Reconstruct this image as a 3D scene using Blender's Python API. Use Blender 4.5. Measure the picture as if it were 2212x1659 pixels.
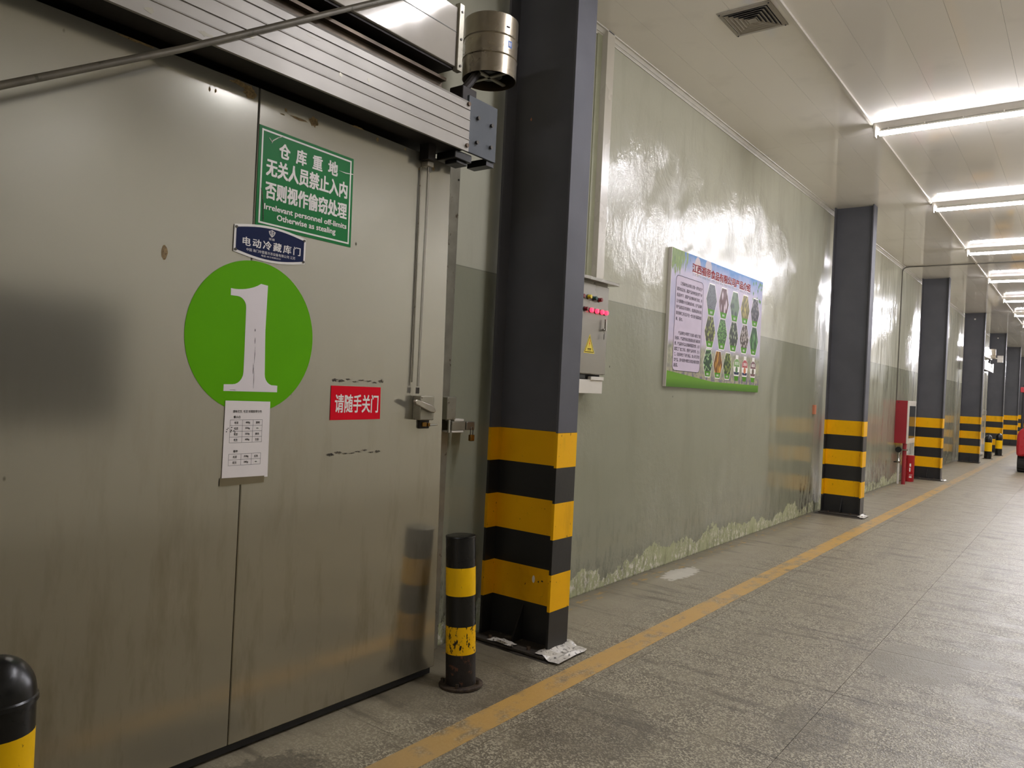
import bpy, math, random
from mathutils import Vector, Matrix
random.seed(7)
sc = bpy.context.scene
for o in list(bpy.data.objects): bpy.data.objects.remove(o)
COL = sc.collection
H = 4.158            # ceiling height
# ------------------------------------------------------------------ camera, world, exposure
cam = bpy.data.cameras.new('camera'); camo = bpy.data.objects.new('camera', cam); COL.objects.link(camo)
yaw, pitch, roll = 0.646373568, 0.00135127423, 0.0486198371
fw = Vector((-math.sin(yaw)*math.cos(pitch), math.cos(yaw)*math.cos(pitch), math.sin(pitch)))
rt0 = Vector((math.cos(yaw), math.sin(yaw), 0)); up0 = rt0.cross(fw)
rt = rt0*math.cos(roll)+up0*math.sin(roll); up = up0*math.cos(roll)-rt0*math.sin(roll)
camo.matrix_world = Matrix(((rt.x, up.x, -fw.x, 2.95497), (rt.y, up.y, -fw.y, 0), (rt.z, up.z, -fw.z, 1.53), (0, 0, 0, 1)))
cam.sensor_width = 36; cam.lens = 1653.24/2212*36; cam.clip_start = 0.05; cam.clip_end = 300
sc.camera = camo
w = bpy.data.worlds.new('world'); sc.world = w; w.use_nodes = True
w.node_tree.nodes['Background'].inputs[0].default_value = (1.0, 0.9, 0.78, 1)
w.node_tree.nodes['Background'].inputs[1].default_value = 0.05
vs = sc.view_settings; vs.view_transform = 'Standard'; vs.look = 'None'; vs.exposure = 0.0; vs.gamma = 1.0; vs.use_curve_mapping = False
TUBE = 134.0           # brightness of the fluorescent tubes
# ------------------------------------------------------------------ node helpers
def lin(c):
    f = lambda v: (v/12.92 if v <= .04045 else ((v+.055)/1.055)**2.4)
    return tuple(f(v/255) for v in c)+(1,)
class T:
    def __init__(s, name):
        s.m = bpy.data.materials.new(name); s.m.use_nodes = True
        s.t = s.m.node_tree; s.b = s.t.nodes['Principled BSDF']
        g = s.t.nodes.new('ShaderNodeNewGeometry'); s.pos = g.outputs['Position']; s.geo = g
    def setin(s, sock, v):
        if isinstance(v, bpy.types.NodeSocket): s.t.links.new(v, sock)
        elif isinstance(v, (tuple, list)) and sock.type == 'RGBA': sock.default_value = v if len(v) == 4 else tuple(v)+(1,)
        else: sock.default_value = v
    def node(s, ty, ins={}, **props):
        n = s.t.nodes.new(ty)
        for k, v in props.items(): setattr(n, k, v)
        for k, v in ins.items(): s.setin(n.inputs[k], v)
        return n
    def math(s, op, a, b=0.0, c=False): 
        n = s.node('ShaderNodeMath', {0: a, 1: b}, operation=op); n.use_clamp = c; return n.outputs[0]
    def mix(s, f, a, b, blend='MIX'):
        n = s.node('ShaderNodeMix', {}, data_type='RGBA', blend_type=blend)
        s.setin(n.inputs[0], f); s.setin(n.inputs[6], a); s.setin(n.inputs[7], b); return n.outputs[2]
    def ramp(s, f, lo, hi):
        return s.node('ShaderNodeMapRange', {0: f, 1: lo, 2: hi, 3: 0.0, 4: 1.0}).outputs[0]
    def vec(s, scale=(1, 1, 1), src=None, loc=(0, 0, 0)):
        return s.node('ShaderNodeMapping', {'Vector': src or s.pos, 'Scale': scale, 'Location': loc}).outputs[0]
    def noise(s, scale=5.0, detail=3.0, v=None, rough=.5, dist=0.0):
        return s.node('ShaderNodeTexNoise', {'Vector': v or s.pos, 'Scale': scale, 'Detail': detail, 'Roughness': rough, 'Distortion': dist}).outputs[0]
    def vor(s, scale=5.0, v=None, feature='F1', out='Distance', rnd=1.0):
        return s.node('ShaderNodeTexVoronoi', {'Vector': v or s.pos, 'Scale': scale, 'Randomness': rnd}, feature=feature).outputs[out]
    def xyz(s, src=None):
        n = s.node('ShaderNodeSeparateXYZ', {0: src or s.pos}); return n.outputs[0], n.outputs[1], n.outputs[2]
    def bump(s, h, strength=.3, dist=.01, nrm=None):
        n = s.node('ShaderNodeBump', {'Height': h, 'Strength': strength, 'Distance': dist})
        if nrm: s.setin(n.inputs['Normal'], nrm)
        s.t.links.new(n.outputs[0], s.b.inputs['Normal']); return n.outputs[0]
    def ell(s, a, b, ca, cb, ra, rb, n=None, na=.3):   # soft ellipse mask in two coordinates
        da = s.math('DIVIDE', s.math('SUBTRACT', a, ca), ra); db = s.math('DIVIDE', s.math('SUBTRACT', b, cb), rb)
        d = s.math('ADD', s.math('MULTIPLY', da, da), s.math('MULTIPLY', db, db))
        if n is not None: d = s.math('ADD', d, s.math('MULTIPLY', s.math('SUBTRACT', n, .5), na*4))
        return s.math('SUBTRACT', 1.0, s.ramp(d, .8, 1.1))
    def fin(s, color=None, rough=None, metal=None, spec=None, emit=None, es=0, coat=None, coatr=None, aniso=None):
        B = s.b.inputs
        if color is not None: s.setin(B['Base Color'], color)
        if rough is not None: s.setin(B['Roughness'], rough)
        if metal is not None: s.setin(B['Metallic'], metal)
        if spec is not None: s.setin(B['Specular IOR Level'], spec)
        if coat is not None: B['Coat Weight'].default_value = coat
        if coatr is not None: B['Coat Roughness'].default_value = coatr
        if aniso is not None: B['Anisotropic'].default_value = aniso
        if emit is not None: B['Emission Color'].default_value = emit; B['Emission Strength'].default_value = es
        return s.m
def plain(name, c, rough=.5, metal=0.0, var=.12, scale=8.0, bump=.05, spec=.5, c2=None, thr=None, bs=None):
    t = T(name); n = t.noise(scale, 4.0)
    dark = tuple(x*(1-var) for x in lin(c)[:3])+(1,)
    col = t.mix(t.ramp(n, .35, .65), lin(c), dark)
    if c2: col = t.mix(t.ramp(t.noise(scale*2.2, 5.0, rough=.65), thr or .6, (thr or .6)+.06), col, lin(c2))
    if bump: t.bump(t.noise(bs or scale*6, 3.0), bump, .003)
    return t.fin(col, t.math('ADD', rough, t.math('MULTIPLY', t.math('SUBTRACT', n, .5), .15)), metal, spec)
M = {}
# ---- floor
def floor_material(name, yellow=False):
    t = T(name); x, y, z = t.xyz()
    big = t.noise(.9, 4.0, rough=.6); mid = t.noise(5.0, 4.0, rough=.6)
    v = t.vec((1, 1, 0))
    chip = t.vor(145.0, v, out='Color'); cr = t.node('ShaderNodeSeparateColor', {0: chip}).outputs[0]
    cd = t.vor(145.0, v)
    base = t.mix(big, lin((156, 148, 126)), lin((130, 121, 100)))
    chips = t.mix(t.ramp(cr, .55, .75), lin((95, 88, 72)), lin((184, 175, 150)))
    show = t.math('MULTIPLY', t.ramp(mid, .05, .6), t.ramp(x, .2, .75), c=True)
    show = t.math('MULTIPLY', show, t.ramp(y, 22.0, 5.0))
    show = t.math('MULTIPLY', show, .8)
    col = t.mix(show, base, chips)
    sc1 = t.noise(3.2, 5.0, t.vec((.5, 2.6, 0)), .62)         # scuffs across the aisle
    col = t.mix(t.math('MULTIPLY', t.ramp(sc1, .54, .66), .6), col, lin((84, 77, 64)))
    tr = t.noise(1.6, 5.0, t.vec((3.2, .35, 0), loc=(3, 1, 0)), .6)  # tyre tracks along it
    col = t.mix(t.math('MULTIPLY', t.ramp(tr, .55, .75), .35), col, lin((96, 88, 76)))
    s2 = t.noise(7.0, 6.0, t.vec((.35, 2.4, 0), loc=(5, 2, 0)), .7)   # short black rubber marks
    col = t.mix(t.math('MULTIPLY', t.ramp(s2, .62, .68), .6), col, lin((66, 60, 52)))
    dk = t.math('MAXIMUM', t.ell(x, y, 1.97, 3.75, .17, .32, mid, .5), t.ell(x, y, 1.2, 3.0, .3, .35, mid, .6))
    col = t.mix(t.math('MULTIPLY', dk, .35), col, lin((72, 66, 54)))
    sp = t.vor(3.1, v); col = t.mix(t.math('MULTIPLY', t.math('SUBTRACT', 1.0, t.ramp(sp, .012, .022)), .8), col, lin((40, 34, 28)))
    st = t.math('MAXIMUM', t.ell(x, y, 2.2, 5.1, .27, .38, mid, .12), t.ell(x, y, 2.42, 5.38, .2, .12, mid, .1))
    col = t.mix(t.math('MULTIPLY', st, .8), col, lin((122, 115, 96)))
    du = t.ell(x, y, .24, 6.1, .10, .30, t.noise(18.0, 4.0), .5); col = t.mix(t.math('MULTIPLY', du, .8), col, lin((205, 200, 186)))
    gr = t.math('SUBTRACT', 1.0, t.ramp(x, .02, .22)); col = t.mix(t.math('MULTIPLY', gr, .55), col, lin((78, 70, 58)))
    oldy = t.math('MULTIPLY', t.ell(x, x, .1, .1, .09, .09), t.ramp(t.noise(7.0, 5.0, t.vec((3, .8, 0)), .7), .55, .62))
    col = t.mix(t.math('MULTIPLY', oldy, .75), col, lin((176, 136, 62)))
    gd = t.ell(x, y, .35, 3.05, .42, .5, mid, .4); col = t.mix(t.math('MULTIPLY', gd, .38), col, lin((70, 62, 46)))
    fl = t.ell(x, y, .52, 1.75, .16, .28, t.noise(30.0, 4.0), .6); col = t.mix(t.math('MULTIPLY', fl, .55), col, lin((52, 48, 40)))
    rg = t.math('ADD', .34, t.math('MULTIPLY', mid, .22)); 
    rg = t.math('SUBTRACT', rg, t.math('MULTIPLY', st, .0))
    if yellow:
        yn = t.noise(6.0, 6.0, t.vec((1.5, .8, 0)), .65); fade = t.noise(.8, 2.0)
        yc = t.mix(mid, lin((200, 160, 88)), lin((182, 144, 76)))
        dirty = t.ramp(y, 3.0, 1.9)
        yc = t.mix(t.math('MULTIPLY', dirty, .6), yc, lin((160, 140, 104)))
        wear = t.ramp(t.math('ADD', yn, t.math('MULTIPLY', fade, .35)), .66, .80)
        far = t.math('MULTIPLY', t.ramp(y, 12.0, 24.0), .5)
        keep = t.math('SUBTRACT', .93, t.math('ADD', t.math('MULTIPLY', wear, .7), far))
        col = t.mix(keep, col, yc)
        t.bump(t.noise(140.0, 3.0), .25, .002)
        return t.fin(col, .42, 0, .5)
    hh = t.math('ADD', t.math('MULTIPLY', cd, show), t.math('MULTIPLY', t.noise(60.0, 4.0), .6))
    hh = t.math('ADD', hh, t.math('MULTIPLY', t.noise(9.0, 3.0, t.vec((.6, 1.6, 0))), .8))
    t.bump(hh, .55, .004)
    return t.fin(col, rg, 0, .5)
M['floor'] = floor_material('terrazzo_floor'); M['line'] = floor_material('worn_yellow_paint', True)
M['grout'] = plain('dark_grout', (58, 54, 46), .8)
# ---- wall
def wall_material():
    t = T('two_tone_wall_paint'); x, y, z = t.xyz()
    n = t.noise(1.3, 3.0); upc = t.mix(n, lin((186, 184, 165)), lin((177, 175, 155))); loc = t.mix(n, lin((148, 148, 128)), lin((138, 138, 118)))
    col = t.mix(t.math('GREATER_THAN', z, 2.2118), loc, upc)
    col = t.mix(t.math('MULTIPLY', t.ramp(t.noise(2.2, 5.0, t.vec((1, 1.6, .35)), .6), .5, .8), .22), col, lin((110, 106, 84)))
    ln = t.math('MULTIPLY', t.math('LESS_THAN', t.math('ABSOLUTE', t.math('SUBTRACT', z, 2.2118)), .003), .5)
    col = t.mix(ln, col, lin((100, 100, 86)))
    e = t.math('ADD', -.14, t.math('MULTIPLY', t.noise(1.6, 7.0, rough=.68), .62))
    peel = t.math('MULTIPLY', t.math('LESS_THAN', z, t.math('SUBTRACT', e, .03)), t.math('SUBTRACT', 1.0, t.ramp(y, 17.0, 20.0)))
    pc = t.mix(t.noise(14.0, 4.0), lin((186, 188, 150)), lin((150, 152, 112)))
    fk = t.ramp(t.noise(26.0, 6.0, t.vec((1, 1, .7)), .75), .51, .57)
    fk = t.math('MULTIPLY', fk, t.ramp(t.noise(2.3, 3.0), .36, .5))
    fk = t.math('MULTIPLY', fk, t.ramp(z, .26, .10), c=True)
    pc = t.mix(fk, pc, lin((222, 218, 202)))
    col = t.mix(peel, col, pc)
    sn = t.noise(9.0, 6.0, t.vec((1, 1.6, .45)), .75)
    yb = t.math('MAXIMUM', t.ell(y, y, 10.6, 10.6, .55, .55), t.math('MAXIMUM', t.ell(y, y, 13.8, 13.8, 2.6, 2.6), t.math('MAXIMUM', t.ell(y, y, 3.45, 3.45, .3, .3), t.ell(y, y, 22.0, 22.0, 3.5, 3.5))))
    yb = t.math('ADD', .42, t.math('MULTIPLY', yb, 1.5))
    mo = t.math('MULTIPLY', t.ramp(sn, .50, .60), t.ramp(z, .62, .05)); mo = t.math('MULTIPLY', mo, yb, c=True)
    col = t.mix(t.math('MULTIPLY', mo, .8, c=True), col, lin((48, 42, 30)))
    col = t.mix(t.math('MULTIPLY', t.ramp(t.math('ADD', z, t.math('MULTIPLY', t.noise(20.0, 3.0), .02)), .022, .008), .75, True), col, lin((60, 54, 40)))
    jb = t.math('MULTIPLY', t.ell(y, y, 3.47, 3.47, .16, .16, sn, .5), t.ramp(z, 1.15, .1))
    col = t.mix(t.math('MULTIPLY', jb, .6), col, lin((62, 58, 42)))
    sp = t.vor(2.7); col = t.mix(t.math('MULTIPLY', t.math('SUBTRACT', 1.0, t.ramp(sp, .018, .03)), .7), col, lin((60, 56, 46)))
    wav = t.noise(1.1, 2.0, t.vec((1, 1, .6))); fine = t.noise(11.0, 5.0, t.vec((1, 1, .8)), .65)
    wr = t.math('MULTIPLY', t.ramp(t.noise(.8, 2.0), .42, .6), t.ramp(y, 11.5, 8.0))
    hgt = t.math('ADD', t.math('MULTIPLY', wav, 4.0), t.math('MULTIPLY', fine, t.math('ADD', .08, t.math('MULTIPLY', wr, .35))))
    hgt = t.math('ADD', hgt, t.math('MULTIPLY', t.noise(2.6, 3.0, t.vec((1, 3.2, .35)), .5), t.math('MULTIPLY', t.ramp(y, 9.0, 14.0), .8)))
    hgt = t.math('ADD', hgt, t.math('MULTIPLY', fk, .25))
    zone = t.ell(y, z, 6.6, 3.15, 3.0, .75, t.noise(1.5, 2.0), .3)
    wk = t.noise(2.4, 7.0, t.vec((1, 1, .8)), .68, 1.2)
    hgt = t.math('ADD', hgt, t.math('MULTIPLY', t.math('MULTIPLY', wk, zone), 1.1))
    t.bump(hgt, .5, .02)
    return t.fin(col, t.math('ADD', .15, t.math('MULTIPLY', peel, .5)), 0, .36)
M['wall'] = wall_material()
def ceiling_material():
    t = T('glossy_ceiling_panel'); n = t.noise(1.5, 3.0)
    col = t.mix(n, lin((246, 241, 232)), lin((241, 235, 225)))
    col = t.mix(t.math('MULTIPLY', t.ramp(t.noise(2.0, 5.0), .6, .75), .12), col, lin((120, 112, 98)))
    hgt = t.math('ADD', t.noise(1.0, 2.0, t.vec((1.0, .8, 1))), t.math('MULTIPLY', t.noise(4.0, 2.0, t.vec((.6, 1.2, 1))), .07))
    t.bump(hgt, .13, .03)
    return t.fin(col, .045, 0, .5)
M['ceil'] = ceiling_material()
def door_material():
    t = T('stainless_door_skin'); x, y, z = t.xyz()
    n = t.noise(1.2, 3.0)
    col = t.mix(n, lin((190, 188, 178)), lin((181, 178, 166)))
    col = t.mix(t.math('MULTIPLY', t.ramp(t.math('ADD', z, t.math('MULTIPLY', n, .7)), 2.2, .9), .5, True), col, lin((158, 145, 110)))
    st = t.noise(5.0, 5.0, t.vec((1, 2.0, .4)), .65); col = t.mix(t.math('MULTIPLY', t.math('MULTIPLY', t.ramp(st, .5, .75), t.ramp(z, 1.7, .3)), .5), col, lin((116, 102, 66)))
    sp = t.vor(4.3, t.vec((1, 1, .6))); col = t.mix(t.math('MULTIPLY', t.math('SUBTRACT', 1.0, t.ramp(sp, .014, .03)), .8), col, lin((66, 58, 44)))
    rg = t.math('ADD', .11, t.math('MULTIPLY', t.noise(2.5, 3.0), .07))
    t.bump(t.noise(.8, 1.0), .10, .03)
    return t.fin(col, rg, .72, .4)
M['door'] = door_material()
# ---- simple ones
M['steel'] = plain('brushed_steel', (176, 170, 158), .3, .9, .2)
M['steel_dirty'] = plain('stained_steel', (160, 155, 138), .4, .5, .25, c2=(88, 76, 58), thr=.62)
M['alu'] = plain('aluminium_cover', (160, 155, 146), .42, .3, .12, 3.0, .06, c2=(150, 143, 128), thr=.7)
M['galv'] = plain('galvanised_sheet', (176, 170, 160), .10, .15, .08, 5.0, .01, spec=.25)
M['tin'] = plain('dull_tin', (170, 160, 142), .28, .92, .3, 6.0, .06, c2=(118, 106, 86), thr=.68)
M['colgrey'] = plain('charcoal_column_paint', (95, 95, 99), .6, 0, .12, 3.0, .1, c2=(88, 86, 84), thr=.75, bs=30.0, spec=.12)
M['black'] = plain('black_band_paint', (37, 36, 35), .4, 0, .2, 5.0, .15, bs=40.0)
def yellow_paint(name, c, chips=.66, dirt=.3):
    t = T(name); n = t.noise(4.0, 4.0)
    col = t.mix(n, lin(c), tuple(v*.82 for v in lin(c)[:3])+(1,))
    col = t.mix(t.math('MULTIPLY', t.ramp(t.noise(7.0, 5.0, t.vec((1, 1, .25)), .6), .55, .8), dirt), col, lin((96, 66, 22)))
    col = t.mix(t.ramp(t.noise(48.0, 6.0, t.vec((1, 1, .5)), .7), chips, chips+.02), col, lin((42, 34, 24)))
    t.bump(t.noise(50.0, 4.0), .15, .003)
    return t.fin(col, .45, 0, .18)
M['yellow'] = yellow_paint('yellow_band_paint', (255, 190, 6), .66)
M['yellow2'] = yellow_paint('bollard_yellow', (255, 200, 8), .66)
M['yellow3'] = yellow_paint('chipped_bollard_yellow', (252, 194, 8), .55, .6)
M['bblack'] = plain('bollard_black', (13, 13, 13), .28, 0, .3, 6.0, .12, c2=(60, 38, 26), thr=.68)
M['rust'] = plain('rusty_black', (34, 26, 20), .6, .1, .4, 9.0, .5, c2=(92, 54, 34), thr=.58)
M['rusty'] = plain('rusty_flange', (74, 60, 44), .65, .2, .4, 14.0, .5, c2=(46, 34, 26), thr=.5)
M['dark'] = plain('dark_steel_and_shade', (34, 27, 21), .6, .3, .4, 5.0, .2)
M['darkbox'] = plain('black_plastic', (22, 22, 22), .35, 0, .2)
M['brown'] = plain('greasy_brown_rail', (88, 74, 56), .45, .5, .4)
M['greyplate'] = plain('painted_grey_plate', (78, 82, 86), .5, 0, .12, 6.0, .06, spec=.3)
M['bolt'] = plain('bolt_steel', (96, 92, 86), .35, .8, .3)
M['bolt_rusty'] = plain('brown_bolt', (110, 92, 76), .45, .6, .3)
M['pipe'] = plain('weathered_pipe', (104, 98, 84), .5, .35, .3, 9.0, .12, c2=(70, 66, 52), thr=.6)
M['white'] = plain('white_metal', (214, 208, 196), .3, 0, .05, 4.0, .03)
M['trunk'] = plain('white_trunking', (196, 189, 172), .28, 0, .06, 2.0, .05)
M['green_strip'] = plain('pale_green_strip', (160, 160, 132), .4)
M['cab'] = plain('stainless_cabinet', (150, 146, 136), .26, .6, .08, 2.0, .05, bs=3.0)
M['red'] = plain('hose_cabinet_red', (150, 34, 44), .35, 0, .08)
M['red2'] = plain('canister_red', (176, 22, 34), .3, 0, .08)
M['beige'] = plain('beige_rim', (190, 160, 128), .5)
M['chrome'] = plain('chrome', (200, 198, 194), .15, 1.0, .05)
M['brass'] = plain('brass', (150, 112, 52), .35, .9, .25)
M['rubber'] = plain('tyre_rubber', (34, 32, 30), .7, 0, .3, 12.0, .5)
M['fred'] = plain('forklift_red', (176, 34, 42), .3, 0, .08)
M['fdark'] = plain('forklift_dark', (40, 40, 44), .45, 0, .2)
M['seal'] = plain('grey_joint_seal', (96, 92, 82), .5)
M['conc'] = plain('grimy_grout_pad', (66, 60, 52), .6, 0, .35, 7.0, .5, c2=(104, 98, 86), thr=.6)
M['peelw'] = plain('peeled_white_film', (214, 208, 196), .3, 0, .25, 20.0, .4, c2=(90, 84, 74), thr=.55)
M['vent'] = plain('vent_enamel', (158, 150, 136), .4, 0, .08)
M['ventdark'] = plain('vent_shaft', (60, 60, 66), .8)
M['green'] = plain('sign_green', (18, 118, 56), .4, 0, .06, 6.0, .02, spec=.2)
M['swhite'] = plain('sign_white', (240, 236, 230), .35, 0, .03)
M['navy'] = plain('plate_navy', (20, 32, 72), .4, 0, .1, spec=.15)
M['lime'] = plain('circle_green', (98, 176, 0), .6, 0, .05, 5.0, .03, spec=.12)
M['numw'] = plain('digit_white', (236, 228, 230), .45, 0, .03)
M['signred'] = plain('sign_red', (222, 6, 36), .5, 0, .06, spec=.12)
M['paper'] = plain('paper', (240, 233, 230), .7, 0, .04, 8.0, .08)
M['ink'] = plain('ink', (36, 34, 36), .7, 0, 0, bump=0, spec=.1)
M['dink'] = plain('dark_ink', (48, 42, 52), .6, 0, 0, bump=0, spec=.1)
M['tape'] = plain('clear_tape', (132, 122, 98), .12, .5, .1)
M['scratch'] = plain('peeled_tan', (150, 126, 84), .7, 0, .4, 60.0, .3, c2=(92, 70, 40), thr=.55)
M['residue'] = plain('black_residue', (52, 48, 38), .7, 0, .4, 80.0, .3, c2=(116, 106, 84), thr=.52)
M['warny'] = plain('warning_yellow', (224, 200, 40), .35, 0, .04)
M['amber'] = plain('amber_button', (214, 190, 40), .25)
M['gbtn'] = plain('green_button', (22, 70, 64), .25)
M['rbtn'] = plain('red_button', (120, 24, 34), .25)
t = T('lit_red_lamp'); M['rlamp'] = t.fin(lin((230, 30, 50)), .3, emit=(1.0, .03, .08, 1), es=2.6)
t = T('lit_tube'); M['tube'] = t.fin((.9, .9, .9, 1), .4, emit=(.99, .98, 1.06, 1), es=TUBE)
t = T('hose_cabinet_glass'); M['glass'] = t.fin(lin((60, 62, 62)), .05, 0, .8)
t = T('added_panel_dark'); M['addpanel'] = t.fin(lin((52, 48, 42)), .1, 0, .5)
M['blue'] = plain('logo_blue', (40, 90, 160), .4)
M['orange'] = plain('orange_box', (206, 130, 96), .5)
# ------------------------------------------------------------------ mesh helpers
OFF = {}
class MB:
    def __init__(s): s.v = []; s.f = []; s.m = []
    def add(s, vs, fs, m=0):
        n = len(s.v); s.v += [tuple(p) for p in vs]; s.f += [tuple(i+n for i in f) for f in fs]; s.m += [m]*len(fs); return s
    def box(s, x0, x1, y0, y1, z0, z1, m=0):
        return s.add([(x0,y0,z0),(x1,y0,z0),(x1,y1,z0),(x0,y1,z0),(x0,y0,z1),(x1,y0,z1),(x1,y1,z1),(x0,y1,z1)],
                     [(0,3,2,1),(4,5,6,7),(0,1,5,4),(1,2,6,5),(2,3,7,6),(3,0,4,7)], m)
    def prism(s, prof, axis, a0, a1, m=0):
        # prof: 2D points; axis x: (y,z) / y: (x,z) / z: (x,y)
        def P(u, v, a): return {'x': (a, u, v), 'y': (u, a, v), 'z': (u, v, a)}[axis]
        n = len(prof); vs = [P(u, v, a0) for u, v in prof]+[P(u, v, a1) for u, v in prof]
        ar = sum(prof[i][0]*prof[(i+1) % n][1]-prof[(i+1) % n][0]*prof[i][1] for i in range(n))
        fs = [tuple(range(n))[::-1], tuple(range(n, 2*n))]+[(i, (i+1) % n, n+(i+1) % n, n+i) for i in range(n)]
        flip = (ar < 0) != (axis == 'y')
        if flip: fs = [f[::-1] for f in fs]
        if (a1 < a0): fs = [f[::-1] for f in fs]
        return s.add(vs, fs, m)
    def cyl(s, p0, p1, r0, r1=None, n=16, m=0, caps=True):
        p0 = Vector(p0); p1 = Vector(p1); r1 = r0 if r1 is None else r1
        d = (p1-p0).normalized(); a = d.orthogonal().normalized(); b = d.cross(a)
        vs = [p0+(a*math.cos(2*math.pi*i/n)+b*math.sin(2*math.pi*i/n))*r0 for i in range(n)]
        vs += [p1+(a*math.cos(2*math.pi*i/n)+b*math.sin(2*math.pi*i/n))*r1 for i in range(n)]
        fs = [(i, (i+1) % n, n+(i+1) % n, n+i) for i in range(n)]
        if caps: fs += [tuple(range(n))[::-1], tuple(range(n, 2*n))]
        return s.add(vs, fs, m)
    def lathe(s, prof, c, n=24, m=0):     # prof [(r,z)...] bottom to top, outside
        cx, cy, cz = c; vs = []; fs = []
        for r, z in prof: vs += [(cx+max(r, 1e-4)*math.cos(2*math.pi*i/n), cy+max(r, 1e-4)*math.sin(2*math.pi*i/n), cz+z) for i in range(n)]
        for k in range(len(prof)-1):
            for i in range(n): fs.append((k*n+i, k*n+(i+1) % n, (k+1)*n+(i+1) % n, (k+1)*n+i))
        return s.add(vs, fs, m)
    def tube(s, pts, r, n=8, m=0):
        pts = [Vector(p) for p in pts]; rings = []; a = None
        for i, p in enumerate(pts):
            d = (pts[min(i+1, len(pts)-1)]-pts[max(i-1, 0)]).normalized()
            a = (a-d*a.dot(d)).normalized() if a is not None and (a-d*a.dot(d)).length > 1e-4 else d.orthogonal().normalized()
            b = d.cross(a); rings += [p+(a*math.cos(2*math.pi*j/n)+b*math.sin(2*math.pi*j/n))*r for j in range(n)]
        fs = []
        for k in range(len(pts)-1):
            for j in range(n): fs.append((k*n+j, k*n+(j+1) % n, (k+1)*n+(j+1) % n, (k+1)*n+j))
        fs += [tuple(range(n))[::-1], tuple(range((len(pts)-1)*n, len(pts)*n))]
        return s.add(rings, fs, m)
    def build(s, name, mats, parent=None, bev=0, smooth=35, seg=2):
        if not isinstance(mats, (list, tuple)): mats = [mats]
        off = Vector((0, 0, 0))
        if parent is not None: off = OFF.get(parent.name, Vector((0, 0, 0)))
        me = bpy.data.meshes.new(name); me.from_pydata([tuple(Vector(v)-off) for v in s.v], [], s.f)
        for m in mats: me.materials.append(M[m] if isinstance(m, str) else m)
        me.polygons.foreach_set('material_index', s.m); me.update()
        if smooth:
            me.shade_smooth(); me.set_sharp_from_angle(angle=math.radians(smooth))
        o = bpy.data.objects.new(name, me); COL.objects.link(o)
        if parent is not None: o.parent = parent; OFF[o.name] = off
        if bev:
            b = o.modifiers.new('bevel', 'BEVEL'); b.width = bev; b.segments = seg; b.limit_method = 'ANGLE'; b.angle_limit = math.radians(40)
        return o
def tag(o, label=None, cat=None, group=None, kind=None):
    if label: o['label'] = label
    if cat: o['category'] = cat
    if group: o['group'] = group
    if kind: o['kind'] = kind
    return o
def thing(name, loc, label=None, cat=None, group=None, kind=None):
    o = bpy.data.objects.new(name, None); COL.objects.link(o); o.location = loc; o.empty_display_size = .1
    OFF[o.name] = Vector(loc); return tag(o, label, cat, group, kind)
def dup(root, loc, label, group=None):
    def cp(o, par):
        c = o.copy(); COL.objects.link(c)
        if par is not None: c.parent = par; c.matrix_parent_inverse = o.matrix_parent_inverse
        for ch in kids.get(o.name, []): cp(ch, c)
        return c
    kids = {}
    for o in bpy.data.objects:
        if o.parent: kids.setdefault(o.parent.name, []).append(o)
    c = cp(root, None); c.location = loc; c['label'] = label
    if group: c['group'] = group
    OFF[c.name] = Vector(loc); return c
# flat text on a plane facing +x (reads towards +y)
def glyphs(body, bold=0.0, sp=1.0):
    cu = bpy.data.curves.new('t', 'FONT'); cu.body = body; cu.size = 1; cu.resolution_u = 2; cu.space_character = sp
    o = bpy.data.objects.new('t', cu); me = bpy.data.meshes.new_from_object(o)
    vs = [(v.co.x, v.co.y, 0) for v in me.vertices]; fs = [tuple(p.vertices) for p in me.polygons]
    bpy.data.objects.remove(o); bpy.data.curves.remove(cu); bpy.data.meshes.remove(me)
    if bold and vs:
        v2, f2, n = [], [], len(vs); b = bold*.8
        for dx, dy in ((0, 0), (b, b*.6), (-b, b*.6), (b, -b*.6), (-b, -b*.6)):
            k = len(v2); v2 += [(x+dx, y+dy, 1e-4*(k//n)) for x, y, _ in vs]; f2 += [tuple(i+k for i in f) for f in fs]
        vs, fs = v2, f2
    return vs, fs
def lettering(parent, body, y0, y1, z0, z1, x, mat, bold=0.0, skew=0.0, name='lettering', sp=1.0):
    vs, fs = glyphs(body, bold, sp)
    if not vs: return
    a0 = min(v[0] for v in vs); a1 = max(v[0] for v in vs); b0 = min(v[1] for v in vs); b1 = max(v[1] for v in vs)
    mb = MB(); mb.add([(x+v[2], y0+(v[0]-a0)/(a1-a0)*(y1-y0), z0+(v[1]-b0)/(b1-b0)*(z1-z0)+skew*(v[0]-a0)/(a1-a0)) for v in vs], fs)
    o = mb.build(name, mat, parent, smooth=0)
    if name in ('text_line', 'caption'): o['kind'] = 'stuff'
    return o
def flat(parent, name, pts, x, mat, th=.0006):    # thin sheet facing +x, pts are (y,z)
    return MB().prism(pts, 'x', x, x+th).build(name, mat, parent, smooth=0)
def rr(y0, y1, z0, z1, r, n=5):
    out = []
    for cy, cz, a in ((y1-r, z0+r, -90), (y1-r, z1-r, 0), (y0+r, z1-r, 90), (y0+r, z0+r, 180)):
        for k in range(n+1):
            an = math.radians(a+90*k/n); out.append((cy+r*math.cos(an), cz+r*math.sin(an)))
    return out
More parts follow.
